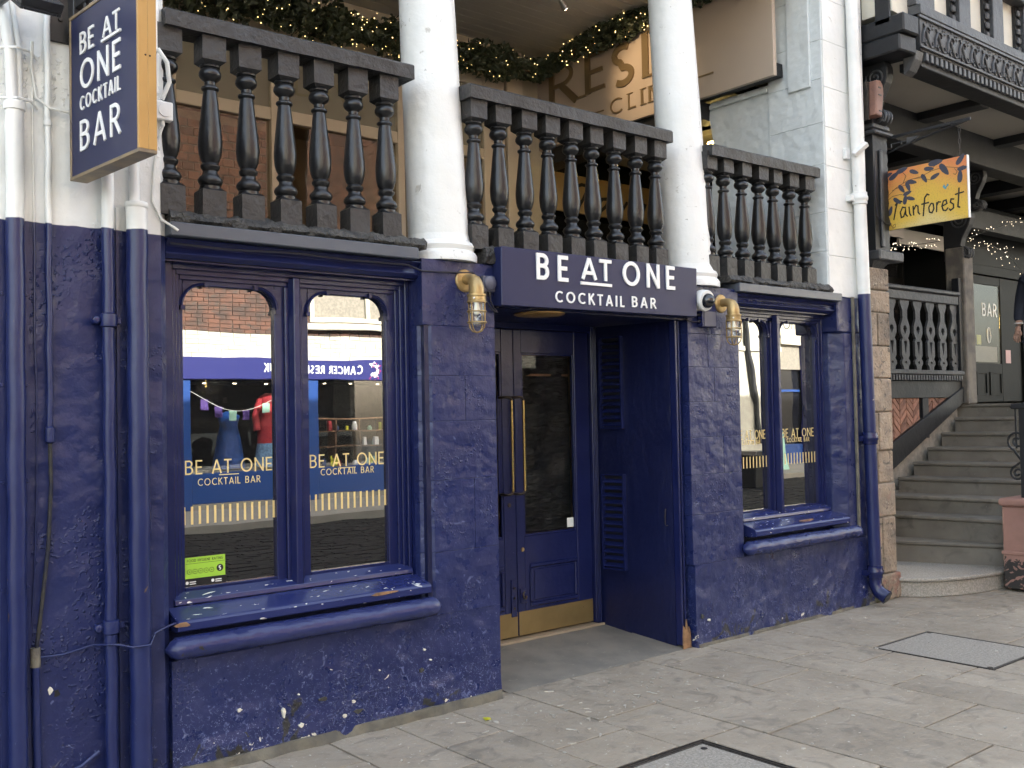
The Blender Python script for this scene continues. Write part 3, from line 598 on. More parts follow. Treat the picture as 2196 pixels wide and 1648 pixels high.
# ------------------------------------------------------------------ windows of the bar
def window(x0, x1, xm, panes, z0, z1, zt, nm):
    """x0..x1 frame, xm mullion centre, panes (xa, xb), glass z0..z1, frame top zt"""
    f = MB(); yb = 0.24
    fr = 0.105
    # outer frame: stiles, head, cill rail in three receding steps
    w = MB()
    for k, (dy, dx) in enumerate(((0.125, 0.0), (0.143, 0.022), (0.158, 0.042))):
        e = 0.022
        for xa, xb in ((x0 + dx, x0 + dx + e), (x1 - dx - e, x1 - dx)): w.box(xa, xb, dy, yb, z0 - .065, zt)
        w.box(x0 + dx + e, x1 - dx - e, dy + .001, yb - .001, zt - (0.026 + dx), zt - dx)
    win = w.build('window', 'blue_wood', BAR, 0.003)
    mu = MB().box(xm - 0.045, xm + 0.045, 0.150, yb - .002, z0 - .064, zt - .07)
    mu.build('mullion', 'blue_wood', win, 0.004)
    mu = MB().prism([(xm - 0.030, 0.1495), (xm - 0.016, 0.112), (xm + 0.016, 0.112), (xm + 0.030, 0.1495)], 'z', z0 - .066, zt - .028); mu.build('mullion_bead', 'blue_wood', win, 0.003)
    for xa, xb in panes:
        s = MB()
        s.box(xa - .05, xa + .004, 0.172, 0.222, z0 - .05, z1 + .05).box(xb - .004, xb + .05, 0.172, 0.222, z0 - .05, z1 + .05)
        s.box(xa + .004, xb - .004, 0.173, 0.221, z1 - 0.01, z1 + .05).box(xa + .004, xb - .004, 0.173, 0.221, z0 - .05, z0)
        s.build('sash', 'blue_wood', win, 0.003)
        p = bx('pane', 'glass', win, xa, xb, 0.195, 0.203, z0 - .004, z1)
        R = 0.092
        for sg, xc in ((1, xa), (-1, xb)):
            cxx, czz = xc + sg * (R + .004), z1 - R - .012
            q = [(xc + sg * .002, z1 - .004)] + [(cxx - sg * R * math.cos(a), czz + R * math.sin(a)) for a in [PI / 2 - i * PI / 2 / 10 for i in range(11)]]
            b = MB().prism(q, 'y', 0.166, 0.192); b.build('spandrel', 'blue_wood', win, 0.001)
            ar = [(cxx - sg * (R + .008) * math.cos(a), 0.160, czz + (R + .008) * math.sin(a)) for a in [PI / 2 + .12 - i * (PI / 2 + .2) / 12 for i in range(13)]]
            tb = MB().tube(ar, 0.0068, 6); e1 = ar[0]; e2 = ar[-1]
            tb.box(e1[0] - .008, e1[0] + .008, 0.150, 0.172, e1[2] - .012, e1[2] + .012).box(e2[0] - .010, e2[0] + .010, 0.150, 0.172, e2[2] - .014, e2[2] + .006)
            tb.build('arch_bead', 'blue_wood', win, smooth=40)
    # sloping cill board, groove and stone roll
    MB().prism([(0.17, z0 - .012), (0.11, z0 - .040), (0.105, z0 - .062), (0.21, z0 - .062)], 'x', x0 + .01, x1 - .01).build('cill_bead', 'blue_sill', win, 0.003)
    MB().prism([(0.125, z0 - .063), (0.10, z0 - .066), (-0.022, z0 - .105), (-0.030, z0 - .118), (-0.030, z0 - .150), (0.0, z0 - .160), (0.125, z0 - .160)], 'x', x0 - .03, x1 + .012).build('sill_board', 'blue_sill', win, 0.004)
    return win
def roll(x0, x1, zc, win):
    from mathutils import noise as N
    n = 60; s = 14; vs = []; fs = []
    for i in range(n + 1):
        t = i / n; x = x0 + (x1 - x0) * t; e = min(t, 1 - t) * (x1 - x0); q = min(1, math.sqrt(max(e, 0.0008) / 0.05)) 
        for k in range(s):
            a = 2 * PI * k / s; r = 0.052 * q * (1 + .06 * N.noise(Vector((x * 9, math.cos(a), math.sin(a)))))
            vs.append((x, -0.033 + math.cos(a) * r * 1.15, zc + math.sin(a) * r * 0.95))
    for i in range(n):
        for k in range(s): fs.append((i * s + k, (i + 1) * s + k, (i + 1) * s + (k + 1) % s, i * s + (k + 1) % s))
    fs += [tuple(range(s)), tuple(n * s + k for k in range(s - 1, -1, -1))]
    MB().add(vs, fs).build('stone_roll', 'blue_roll', win, smooth=60)
WL = window(-1.752, -0.462, -1.122, ((-1.672, -1.208), (-1.036, -0.572)), 0.785, 2.178, 2.258, 'l')
roll(-1.84, -0.40, 0.566, WL)
bx('window_backing', 'blue_shaded', BAR, -1.799, -0.461, 0.125, 0.5, 0.506, 0.62)
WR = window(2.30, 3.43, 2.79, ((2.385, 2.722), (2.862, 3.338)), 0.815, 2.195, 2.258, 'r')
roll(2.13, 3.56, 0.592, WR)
bx('window_backing', 'blue_shaded', BAR, 2.171, 3.394, 0.125, 0.5, 0.536, 0.65)
bx('reveal', 'blue_shaded', BAR, 2.171, 2.30, 0.13, 0.5, 0.65, 2.254)
for xa, xb in ((-1.799, -1.7525), (-0.4615, -0.460)): bx('reveal', 'blue_wood', BAR, xa, xb, 0.10, 0.5, 0.62, 2.254)
E1 = Vector((1, 0, 0)); E3 = Vector((0, 0, 1)); NY = Vector((0, -1, 0))
def vinyl(win, xa, xb, z_text, z_sub, z_bar, hid=0.0):
    w = xb - xa
    write('BE AT ONE', Vector((xa + .012, 0.1948, z_text)), E1, E3, NY, 0.066, 0.105, 0.0006, 'gold_vinyl', win, 0.18, width=w - .024, name='vinyl_letter')
    o = MB().box(xa + w * .385, xa + w * .60, 0.1942, 0.1948, z_text - .009, z_text - .005).build('vinyl_underline', 'gold_vinyl', win)
    write('COCKTAIL BAR', Vector((xa + .072, 0.1948, z_sub)), E1, E3, NY, 0.033, 0.11, 0.0006, 'gold_vinyl', win, 0.22, width=w - .145, name='vinyl_letter')
    n = max(9, int(w / 0.0345)); 
    for i in range(n):
        x = xa + .006 + (w - .012) * i / (n - 1)
        bx('vinyl_bar', 'gold_vinyl', win, x - .0055, x + .0055, 0.1942, 0.1948, z_bar, z_bar + .082)
vinyl(WL, -1.668, -1.213, 1.296, 1.243, 1.068); vinyl(WL, -1.032, -0.577, 1.296, 1.256, 1.081)
vinyl(WR, 2.36, 2.718, 1.325, 1.288, 1.118); vinyl(WR, 2.90, 3.334, 1.325, 1.288, 1.124)
# rot patches where the sill has lost its paint
for c, sx, sz in (((-0.74, -0.031, 0.668), 0.09, 0.008), ((-1.76, -0.03, 0.663), 0.035, 0.012)):
    m = MB(); n = 12
    m.prism([(c[0] + sx * math.cos(2 * PI * i / n) * random.uniform(.7, 1.1), c[2] + sz * math.sin(2 * PI * i / n) * random.uniform(.6, 1.1)) for i in range(n)], 'y', c[1] - .0025, c[1] + .01).build('rot_patch', 'rot', WL)
m = MB(); m.prism([(2.93 + .09 * math.cos(2 * PI * i / 11) * random.uniform(.6, 1.1), 0.018 + .022 * math.sin(2 * PI * i / 11)) for i in range(11)], 'z', 0.705, 0.7255).build('rot_patch', 'rot', WR)
st = thing('rating_sticker', 'green food hygiene rating sticker in the lower corner of the left window', 'sticker', (-1.57, 0.1935, 0.775))
bx('green_card', 'green_sticker', st, -1.661, -1.469, 0.1930, 0.1945, 0.822, 0.918)
bx('black_card', 'black_print', st, -1.668, -1.462, 0.1935, 0.1947, 0.787, 0.8215)
bx('rule', 'black_print', st, -1.659, -1.471, 0.1926, 0.1930, 0.889, 0.8905)
write('FOOD HYGIENE RATING', Vector((-1.652, 0.1930, 0.897)), E1, E3, NY, 0.013, 0.13, 0.0005, 'black_print', st, 0.2, width=0.172, join=True, name='lettering')
for k in range(5):
    MB().lathe([(0.0115, 0), (0.0115, 0.0006)], (-1.641 + k * .0265, 0.1930, 0.853), 16, (0, -1, 0)).build('rating_ring', 'black_print', st)
    MB().lathe([(0.0095, 0), (0.0095, 0.0009)], (-1.641 + k * .0265, 0.1930, 0.853), 16, (0, -1, 0)).build('rating_disc', 'green_sticker', st)
    MB().lathe([(0.0028, 0), (0.0028, 0.0012)], (-1.641 + k * .0265, 0.1930, 0.853), 8, (0, -1, 0)).build('rating_dot', 'black_print', st)
MB().lathe([(0.0165, 0), (0.0165, 0.0009)], (-1.495, 0.1930, 0.858), 20, (0, -1, 0)).build('rating_disc', 'black_print', st)
write('5', Vector((-1.5005, 0.1920, 0.848)), E1, E3, NY, 0.020, 0.2, 0.0004, 'white_print', st, name='digit')
for x in (-1.652, -1.53):
    MB().lathe([(0.0075, 0), (0.0075, 0.0006)], (x, 0.1935, 0.803), 12, (0, -1, 0)).build('emblem', 'white_print', st)
    for q in range(2): bx('print_line', 'white_print', st, x + .012, x + .042, 0.1929, 0.1934, 0.804 - q * .009, 0.808 - q * .009)

# ------------------------------------------------------------------ doorway
DW = MB()
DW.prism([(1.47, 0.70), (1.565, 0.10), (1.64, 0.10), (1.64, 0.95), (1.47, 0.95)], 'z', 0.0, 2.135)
DWo = DW.build('doorway_lining', 'blue_shaded', BAR)
MB().prism([(0.06, 0.70), (0.028, 0.10), (0.0, 0.10), (-0.1, 0.52), (-0.1, 0.95), (0.06, 0.95)], 'z', 0.0, 2.135).build('doorway_lining', 'blue_shaded', BAR)
bx('doorway_soffit', 'blue_shaded', BAR, 0.02, 1.66, 0.02, 0.66, 2.136, 2.252)
bx('doorway_soffit', 'blue_shaded', BAR, 0.02, 1.66, 0.6605, 0.95, 2.171, 2.252)
for k, (dx, dy) in enumerate(((0.0, 0.045), (0.018, 0.06), (0.036, 0.05), (0.052, 0.065))):
    bx('jamb_moulding', 'blue_wood', BAR, 1.566 + dx, 1.582 + dx, dy, 0.099, 0.02, 2.1355, 0.003)
MB().prism([(1.564, 0.0), (1.64, 0.0), (1.636, 0.10), (1.622, 0.14), (1.612, 0.10), (1.600, 0.19), (1.588, 0.12), (1.572, 0.15), (1.564, 0.08)], 'y', 0.034, 0.0445).build('rotten_jamb_foot', 'rot', BAR, 0.001)
FRA = MB(); FRA.box(1.425, 1.468, 0.69, 0.80, 0.095, 2.17).box(0.061, 0.075, 0.69, 0.80, 0.095, 2.17).box(0.0755, 1.4245, 0.69, 0.80, 2.10, 2.17)
FRA.build('door_frame', 'blue_wood', BAR, 0.004)
for k in range(3): bx('frame_bead', 'blue_wood', BAR, 1.430 + k * .013, 1.438 + k * .013, 0.678, 0.6895, 0.095, 2.165, 0.002)
def leaf(x0, x1, gx0, gx1, hx, side):
    y0 = 0.72; z0, z1 = 0.105, 2.097; gz0, gz1 = 0.742, 1.945
    d = MB(); d.box(x0, gx0, y0, y0 + .045, z0, z1).box(gx1, x1, y0, y0 + .045, z0, z1).box(gx0, gx1, y0 + .0005, y0 + .0445, z0, gz0).box(gx0, gx1, y0 + .0005, y0 + .0445, gz1, z1)
    o = d.build('door', 'blue_wood', BAR, 0.003)
    m = MB(); b = .014
    m.box(gx0, gx0 + b, y0 + .004, y0 + .02, gz0, gz1).box(gx1 - b, gx1, y0 + .004, y0 + .02, gz0, gz1).box(gx0 + b, gx1 - b, y0 + .005, y0 + .02, gz1 - b, gz1).box(gx0 + b, gx1 - b, y0 + .005, y0 + .02, gz0, gz0 + b)
    m.build('glazing_bead', 'blue_wood', o, 0.002)
    bx('pane', 'glass_door', o, gx0 + b, gx1 - b, y0 + .021, y0 + .026, gz0 + b, gz1 - b)
    bx('kick_plate', 'brass_plate', o, x0 + .004, x1 - .004, y0 - .004, y0 - .0005, z0 + .002, z0 + .155, 0.001)
    # lower moulded panel
    pa = MB(); a0, a1, c0, c1 = gx0 + .035, gx1 - .01, 0.282, 0.562; w = .028
    pa.box(a0, a1, y0 - .012, y0 - .0005, c0, c0 + w).box(a0, a1, y0 - .012, y0 - .0005, c1 - w, c1).box(a0, a0 + w, y0 - .0125, y0 - .0005, c0 + w, c1 - w).box(a1 - w, a1, y0 - .0125, y0 - .0005, c0 + w, c1 - w)
    pa.build('panel_moulding', 'blue_wood', o, 0.006)
    bx('panel', 'blue_wood', o, a0 + w + .012, a1 - w - .012, y0 - .006, y0 - .0005, c0 + w + .012, c1 - w - .012, 0.004)
    # pull handle: dark brackets and a polished bar
    hb = MB().tube([(hx - .055, y0 - .002, 1.650), (hx - .05, y0 - .05, 1.652), (hx - .03, y0 - .066, 1.652), (hx - .012, y0 - .068, 1.648), (hx, y0 - .068, 1.632)], 0.0085, 8)
    hb.tube([(hx - .055, y0 - .002, 1.030), (hx - .05, y0 - .05, 1.028), (hx - .03, y0 - .066, 1.028), (hx - .012, y0 - .068, 1.032), (hx, y0 - .068, 1.048)], 0.0085, 8)
    h = hb.build('handle', 'bronze', o, smooth=50)
    MB().tube([(hx, y0 - .068, 1.632), (hx, y0 - .068, 1.048)], 0.0095, 10).build('handle_bar', 'brass_bar', h, smooth=50)
    bx('push_plate', 'blue_wood', o, hx - .068, hx - .035, y0 - .005, y0 - .0005, 1.02, 1.66, 0.002)
    return o
LD = leaf(0.078, 0.745, 0.16, 0.645, 0.670, 0); RD = leaf(0.750, 1.422, 0.815, 1.290, 0.770, 1)
MB().lathe([(0.014, 0), (0.012, 0.006)], (0.690, 0.7195, 0.955), 12, (0, -1, 0)).build('keyhole', 'bronze', LD)
MB().lathe([(0.014, 0), (0.012, 0.006)], (0.795, 0.7195, 0.66), 12, (0, -1, 0)).build('keyhole', 'brass', RD)
bx('bolt_plate', 'blue_wood', LD, 0.688, 0.735, 0.711, 0.7195, 0.235, 0.475, 0.002)
m = MB()
for z in (0.29, 0.355, 0.42): m.lathe([(0.008, 0), (0.007, 0.006)], (0.712, 0.711, z), 10, (0, -1, 0))
m.build('bolt_knob', 'bronze', LD)
bx('lock_plate', 'blue_wood', RD, 0.765, 0.825, 0.711, 0.7195, 0.315, 0.41, 0.002)
MB().tube([(0.795, 0.708, 0.385), (0.78, 0.702, 0.375), (0.785, 0.70, 0.345), (0.80, 0.70, 0.34), (0.808, 0.702, 0.36)], 0.006, 6).build('lock_ring', 'bronze', RD, smooth=50)
bx('interior_rail', 'wood', RD, 0.82, 1.28, 0.768, 0.776, 1.795, 1.81)
bx('white_plaque', 'ivory', RD, 1.212, 1.272, 0.7375, 0.7405, 0.765, 0.83, 0.002)
sh_ = wall_sheet(0.82, 1.28, 0.76, 1.93, 0.772, 30, 60, 0.02, 2.0, 0.80); sh_.build('black_sheet', 'sheet', RD, smooth=60)
wall_sheet(0.165, 0.64, 0.76, 1.93, 0.772, 30, 60, 0.02, 6.0, 0.80).build('black_sheet', 'sheet', LD, smooth=60)
bx('door_backing', 'dark_room', BAR, 0.0, 1.5, 0.90, 0.93, 0.1, 2.17)
# louvred vents on the right-hand splay
sd = Vector((1.565 - 1.47, 0.10 - 0.70, 0)).normalized(); sn = Vector((sd.y, -sd.x, 0)); sn = sn if sn.x < 0 else -sn
def on_splay(t, z, o=0.0): return Vector((1.47, 0.70, 0)) + sd * t + Vector((0, 0, z)) + sn * o
for z0, z1 in ((1.43, 2.06), (0.47, 1.12)):
    def sbox(m, t0, t1, o0, o1, a, b):
        vs = [on_splay(t, z, o) for z in (a, b) for (t, o) in ((t0, o0), (t1, o0), (t1, o1), (t0, o1))]
        return m.add(vs, [(0, 3, 2, 1), (4, 5, 6, 7), (0, 1, 5, 4), (1, 2, 6, 5), (2, 3, 7, 6), (3, 0, 4, 7)])
    f = MB(); sbox(f, 0.055, 0.065, 0.001, 0.034, z0, z1); sbox(f, 0.230, 0.240, 0.001, 0.034, z0, z1); sbox(f, 0.065, 0.230, 0.001, 0.033, z1 - .010, z1); sbox(f, 0.065, 0.230, 0.001, 0.033, z0, z0 + .010)
    v = f.build('vent', 'blue_wood', BAR)
    q = MB(); sbox(q, .0655, .2295, .0008, .003, z0 + .0105, z1 - .0105); q.build('vent_gap_shade', 'black_print', v)  # black sheet paints the shade in the gaps behind the slats
    n = 13
    for k in range(n):
        z = z0 + .018 + (z1 - z0 - .03) * k / n; s = MB()
        s.add([on_splay(.066, z, .030), on_splay(.229, z, .030), on_splay(.229, z + .007, .030), on_splay(.066, z + .007, .030), on_splay(.066, z + .022, .004), on_splay(.229, z + .022, .004), on_splay(.229, z + .027, .004), on_splay(.066, z + .027, .004)],
              [(0, 1, 2, 3), (4, 7, 6, 5), (0, 4, 5, 1), (3, 2, 6, 7), (0, 3, 7, 4), (1, 5, 6, 2)])
        s.build('slat', 'blue_wood', v)
hk = MB().tube([tuple(on_splay(0.555, 0.90, .004)), tuple(on_splay(0.555, 0.885, .012)), tuple(on_splay(.553, 0.80, .012)), tuple(on_splay(.565, .79, .014)), tuple(on_splay(.575, .795, .014))], 0.0035, 6).build('door_hook', 'iron', BAR, smooth=50)
dl = tag(MB().lathe([(0.150, 0.0), (0.150, 0.006), (0.135, 0.012), (0.0, 0.014)][::1], tuple(atZ(1157, 673, 2.134)), 40, (0, 0, -1)).build('soffit_light', 'gold', None, smooth=30), 'round gold ceiling light under the doorway sign', 'light')

# ================================================================== BALUSTRADES
def baluster_mesh():
    m = MB(); hb = 0.055; ch = 0.012
    def oct_(h, z): # square block with shouldered corners
        return [(-h, -h, z), (h, -h, z), (h, h, z), (-h, h, z)]
    def blk(z0, z1, top):
        k = 0.022; hs = 0.030
        rings = [(hb, z0), (hb, z1)] + [(hs, z1 + k)] if top else [(hs, z0 - k), (hb, z0), (hb, z1)]
        vs = []; fs = []
        for h, z in rings: vs += oct_(h, z)
        for i in range(len(rings) - 1):
            for j in range(4): fs.append((i * 4 + j, i * 4 + (j + 1) % 4, (i + 1) * 4 + (j + 1) % 4, (i + 1) * 4 + j))
        fs += [(3, 2, 1, 0), tuple(len(vs) - 4 + j for j in range(4))]
        m.add(vs, fs)
    blk(-0.012, 0.120, True); blk(0.712, 0.832, False)
    prof = [(.044, .116), (.046, .126), (.045, .142), (.040, .148), (.047, .153), (.0525, .163), (.053, .172), (.048, .184), (.037, .194), (.031, .204), (.030, .214), (.036, .222), (.041, .230), (.0415, .238), (.036, .245), (.033, .250),
            (.041, .266), (.048, .292), (.0515, .330), (.0515, .352), (.048, .395), (.0425, .450), (.0365, .510), (.0315, .560), (.029, .580), (.035, .584), (.0385, .590), (.0375, .597), (.030, .601), (.0245, .606), (.024, .622), (.030, .629), (.041, .637), (.0475, .648), (.0485, .660), (.044, .673), (.036, .682), (.043, .687), (.0445, .694), (.038, .702), (.034, .716)]
    m.lathe([(r * 1.05, h) for r, h in prof], (0, 0, 0), 20)
    return m
BALM = None
def balustrade(label, x0, x1, z0, z1, xs, zb=2.462):
    global BALM
    t = thing('balustrade', label, 'balustrade', ((x0 + x1) / 2, 0.05, zb), 'black turned balustrades along the gallery')
    # handrail with a worn, slightly rolled top
    n = 40; prof = [(-0.032, -0.078), (-0.034, -0.012), (-0.022, 0.0), (0.115, 0.004), (0.128, -0.008), (0.126, -0.078)]
    from mathutils import noise as N
    vs = []; fs = []; s = len(prof)
    for i in range(n + 1):
        x = x0 + (x1 - x0) * i / n; zt = z0 + (z1 - z0) * i / n
        for k, (yy, zz) in enumerate(prof):
            d = 0.004 * N.fractal(Vector((x * 7, k * 1.3, 4)), 1, 2, 3); vs.append((x, yy + d, zt + zz + d))
    for i in range(n):
        for k in range(s): fs.append((i * s + k, i * s + (k + 1) % s, (i + 1) * s + (k + 1) % s, (i + 1) * s + k))
    fs += [tuple(range(s - 1, -1, -1)), tuple(n * s + k for k in range(s))]
    MB().add(vs, fs).build('handrail', 'black_flat', t, smooth=35)
    for i, x in enumerate(xs):
        if BALM is None:
            BALM = baluster_mesh().build('baluster', 'black', t, smooth=32, origin=Vector((0, 0, 0)))
            BALM.data.materials.append(M['black_flat'])
            for p in BALM.data.polygons:
                if len(p.vertices) == 4 and abs(p.normal.z) < .9:
                    c = p.center
                    if c.z < 0.121 or c.z > 0.711: p.material_index = 1
            WLOC[BALM.name] = Vector((x, 0.050, zb)); BALM.location = WLOC[BALM.name] - WLOC[t.name]; o = BALM
        else: o = dup(BALM, t, (x, 0.050, zb))
        o.rotation_euler = (random.uniform(-.008, .008), random.uniform(-.012, .012), random.uniform(-.05, .05))
    return t
balustrade('black turned balustrade left of the first white column, behind the hanging sign', -1.81, -0.505, 3.357, 3.372, [-1.772 + .1893 * i for i in range(7)])
balustrade('black turned balustrade between the two white columns, above the doorway sign', -0.14, 1.505, 3.350, 3.358, [-0.070 + .1848 * i for i in range(9)])
balustrade('black turned balustrade right of the second white column, by the white pier', 1.90, 3.165, 3.338, 3.352, [1.928 + .1895 * i for i in range(7)])

# ================================================================== SIGNS OF THE BAR
t = thing('fascia_sign', 'navy fascia sign with white BE AT ONE COCKTAIL BAR lettering over the doorway', 'sign', (0.83, -0.05, 2.14))
MB().prism([(0.010, 2.139), (1.642, 2.150), (1.652, 2.466), (0.014, 2.464)], 'y', -0.080, -0.002).build('sign_box', 'sign_navy', t, 0.004)
O = Vector((0.262, -0.0803, 2.298))
_, w = write('BE', O, E1, E3, NY, 0.150, 0.150, 0.009, 'letter_white', t, 0.42, width=0.240)
write('AT', Vector((0.607, -0.0803, 2.325)), E1, E3, NY, 0.128, 0.160, 0.009, 'letter_white', t, 0.12, width=0.250)
bx('underline', 'letter_white', t, 0.602, 0.858, -0.0893, -0.0803, 2.292, 2.309)
write('ONE', Vector((0.955, -0.0803, 2.310)), E1, E3, NY, 0.150, 0.150, 0.009, 'letter_white', t, 0.38, width=0.470)
write('COCKTAIL', Vector((0.402, -0.0803, 2.177)), E1, E3, NY, 0.066, 0.150, 0.007, 'letter_white', t, 0.34, width=0.560)
write('BAR', Vector((1.030, -0.0803, 2.182)), E1, E3, NY, 0.066, 0.150, 0.007, 'letter_white', t, 0.34, width=0.215)
# projecting sign, turned six degrees off square
sU = Vector((0.1033, -0.9947, 0)); sN = Vector((-0.9947, -0.1033, 0)); far = Vector((-2.2208, -0.060, 2.527))      # sU from the wall outwards, sN the face we see
t = thing('projecting_sign', 'gold edged navy hanging sign with white BE AT ONE lettering on the left pier', 'sign', far + sU * .3)
def sbx(m, u0, u1, n0, n1, z0, z1):
    vs = [far + sU * u + sN * n + E3 * z for z in (z0, z1) for (u, n) in ((u0, n0), (u1, n0), (u1, n1), (u0, n1))]
    return m.add(vs, [(0, 3, 2, 1), (4, 5, 6, 7), (0, 1, 5, 4), (1, 2, 6, 5), (2, 3, 7, 6), (3, 0, 4, 7)])
SW, SH, SD = 0.618, 0.668, 0.070
m = MB(); fr = 0.014
sbx(m, 0, SW, -SD, 0, 0, fr); sbx(m, 0, SW, -SD, 0, SH - fr, SH); sbx(m, 0, fr, -SD, 0, fr, SH - fr)
m.build('frame', 'gold_dark', t, 0.0015)
m = MB(); sbx(m, SW - fr, SW, -SD * .52, 0, fr, SH - fr); sbx(m, SW - fr, SW, -SD, -SD * .53, fr, SH - fr); m.build('gold_edge', 'gold', t, 0.001)
m = MB(); sbx(m, fr, SW - fr, -SD + .004, -.004, fr, SH - fr); m.build('face', 'sign_navy', t)
m = MB()
for u, n in ((.602, -.028), (.602, -.045)): m.lathe([(0.004, 0), (0.003, 0.002)], far + sU * (SW) + sN * n + E3 * .36, 8, tuple(sU))
m.build('rivet', 'bronze', t)
fo = far - sN * 0.004
def sw(txt, u, z, h, wd, tt, tr=.18): write(txt, fo + sU * u + E3 * z, sU, E3, sN, h, tt * .84, 0.005, 'letter_white', t, tr, width=wd)
sw('BE', 0.105, 0.488, 0.088, 0.130, .15); sw('AT', 0.315, 0.498, 0.075, 0.150, .15, .12)
m = MB(); m.ribbon([(0.31, 0.486), (0.475, 0.486)], .010, 0, .008, fo, sU, E3, sN); m.build('underline', 'letter_white', t)
sw('ONE', 0.105, 0.342, 0.118, 0.365, .15, .24); sw('COCKTAIL', 0.103, 0.262, 0.057, 0.362, .15, .26); sw('BAR', 0.100, 0.100, 0.122, 0.365, .14, .24)
# bracket on the wall that carries it
bk = thing('sign_bracket', 'black steel bracket plate fixing the hanging sign to the white pier', 'bracket', (-2.225, -0.01, 3.10))
bx('wall_plate', 'black_plastic', bk, -2.285, -2.165, -0.013, -0.0005, 3.105, 3.62, 0.003)
m = MB()
for z in (3.2, 3.5): m.lathe([(0.011, 0), (0.009, 0.008)], (-2.24, -0.013, z), 8, (0, -1, 0))
m.build('bolt', 'iron', bk)
m = MB(); sbx(m, 0.0, 0.58, -0.048, -0.022, SH + .045, SH + .085); sbx(m, -0.05, 0.01, -0.055, -0.015, SH - .05, SH + .35); sbx(m, .08, .10, -.045, -.025, SH, SH + .045); sbx(m, .5, .52, -.045, -.025, SH, SH + .045)
m.build('arm', 'black_plastic', bk, 0.003)
fl = thing('floodlight', 'black framed floodlight at the top left corner of the photo', 'floodlight', (-2.42, -0.2, 3.08))
fc = Vector((-2.40, -0.22, 3.165)); fu = Vector((0.93, 0.30, 0.10)).normalized(); fv = Vector((-0.2, 0.75, 0.62)).normalized(); fv = (fv - fu * fv.dot(fu)).normalized(); fn = fu.cross(fv); fn = -fn if fn.z > 0 else fn
def obx(m, c, a0, a1, b0, b1, n0, n1):
    vs = [c + fu * a + fv * b + fn * n for n in (n0, n1) for (a, b) in ((a0, b0), (a1, b0), (a1, b1), (a0, b1))]
    return m.add(vs, [(0, 3, 2, 1), (4, 5, 6, 7), (0, 1, 5, 4), (1, 2, 6, 5), (2, 3, 7, 6), (3, 0, 4, 7)])
m = MB(); obx(m, fc, -.085, .085, -.07, .07, -.04, 0)
for a in ((-.085, -.068, -.07, .07), (.068, .085, -.07, .07), (-.068, .068, -.07, -.053), (-.068, .068, .053, .07)): obx(m, fc, *a, 0.0005, .014)
m.build('housing', 'black_plastic', fl, 0.003)
m = MB(); obx(m, fc, -.067, .067, -.052, .052, .001, .004); m.build('lens', 'white_plastic', fl)
m = MB().tube([tuple(fc - fn * .03 - fu * .07), (-2.48, -.06, 3.19), (-2.5, -.005, 3.2)], .011, 8); m.build('stem', 'black_plastic', fl, smooth=50)
# alarm sounder box
jb = thing('sounder_box', 'small white square sounder box on the edge of the white pier', 'junction box', (-1.825, -0.02, 2.85))
bx('case', 'white_plastic', jb, -1.862, -1.785, -0.045, -0.0005, 2.850, 2.932, 0.006, seg=2)
MB().lathe([(0.030, 0), (0.029, 0.004), (0.0, 0.006)], (-1.822, -0.045, 2.893), 20, (0, -1, 0)).build('grille', 'white_plastic', jb, smooth=30)
MB().lathe([(0.009, 0), (0.009, 0.022)], (-1.825, -0.024, 2.849), 10, (0, 0, -1)).build('gland', 'white_plastic', jb)
tag(MB().tube([(-1.825, -0.024, 2.827), (-1.845, -.010, 2.76), (-1.86, -.008, 2.62), (-1.868, -.008, 2.50), (-1.83, -.012, 2.42), (-1.79, -.048, 2.385), (-1.772, -.052, 2.372)], 0.006, 6).build('white_cable', 'cable_white', None, smooth=50), 'white cable running from the sounder box down to the grey ledge', 'cable')
tag(MB().tube([(-1.86, -.012, 3.14), (-1.85, -.05, 3.15), (-1.815, -.055, 3.10), (-1.80, -.04, 3.02), (-1.83, -.03, 2.94)], 0.010, 8).build('white_conduit', 'cable_white', None, smooth=50), 'thick white bent conduit above the sounder box on the pier edge', 'conduit')

# ================================================================== PIPES AND CABLES ON THE LEFT PIER
def pipe(name, label, x, y, r, z0, z1, collars=(), extra=None, mat='pipe', n=18, cat='pipe', base=True):
    t = thing(name, label, cat, (x, y, z0), 'painted pipes on the left pier' if x < 0 else None)
    k = 24; pts = [(x + 0.002 * math.sin(i * 1.7 + x * 9), y, z0 + (z1 - z0) * i / k) for i in range(k + 1)]
    MB().tube(pts, r, n).build('shaft', mat, t, smooth=50)
    for z, kr, h in collars:
        MB().lathe([(r * 1.02, -h * .6), (kr, -h * .5), (kr * 1.04, 0), (kr, h * .5), (r * 1.02, h * .6)], (x, y, z), n).build('collar', mat, t, smooth=40)
    return t
pa = pipe('drainpipe', 'thick painted drainpipe at the far left edge of the photo', -2.423, -0.045, 0.034, 0.0, 2.82, ((2.80, 0.040, 0.03),))
bx('backplate', 'pipe', pa, -2.475, -2.366, -0.010, -0.0005, 0.0, 2.45)
m = MB()
for z in (2.06, 1.70, 1.32, 0.9, 0.5):
    for x in (-2.466, -2.375): m.lathe([(0.008, 0), (0.006, 0.006)], (x, -0.010, z), 8, (0, -1, 0))
m.build('screw', 'pipe', pa, smooth=40)
MB().tube([(-2.43, -.04, 2.82), (-2.435, -.035, 3.0), (-2.47, -.03, 3.3)], .022, 12).tube([(-2.40, -.03, 2.80), (-2.405, -.03, 3.05), (-2.44, -.025, 3.3)], .013, 10).build('upper_pipe', 'pipe', pa, smooth=50)
for z in (2.83, 3.03): MB().tube([(-2.47, -.03, z), (-2.42, -.07, z), (-2.36, -.035, z + .004), (-2.33, -.02, z - .02)], .006, 6).build('cable_tie', 'pipe', pa, smooth=50)
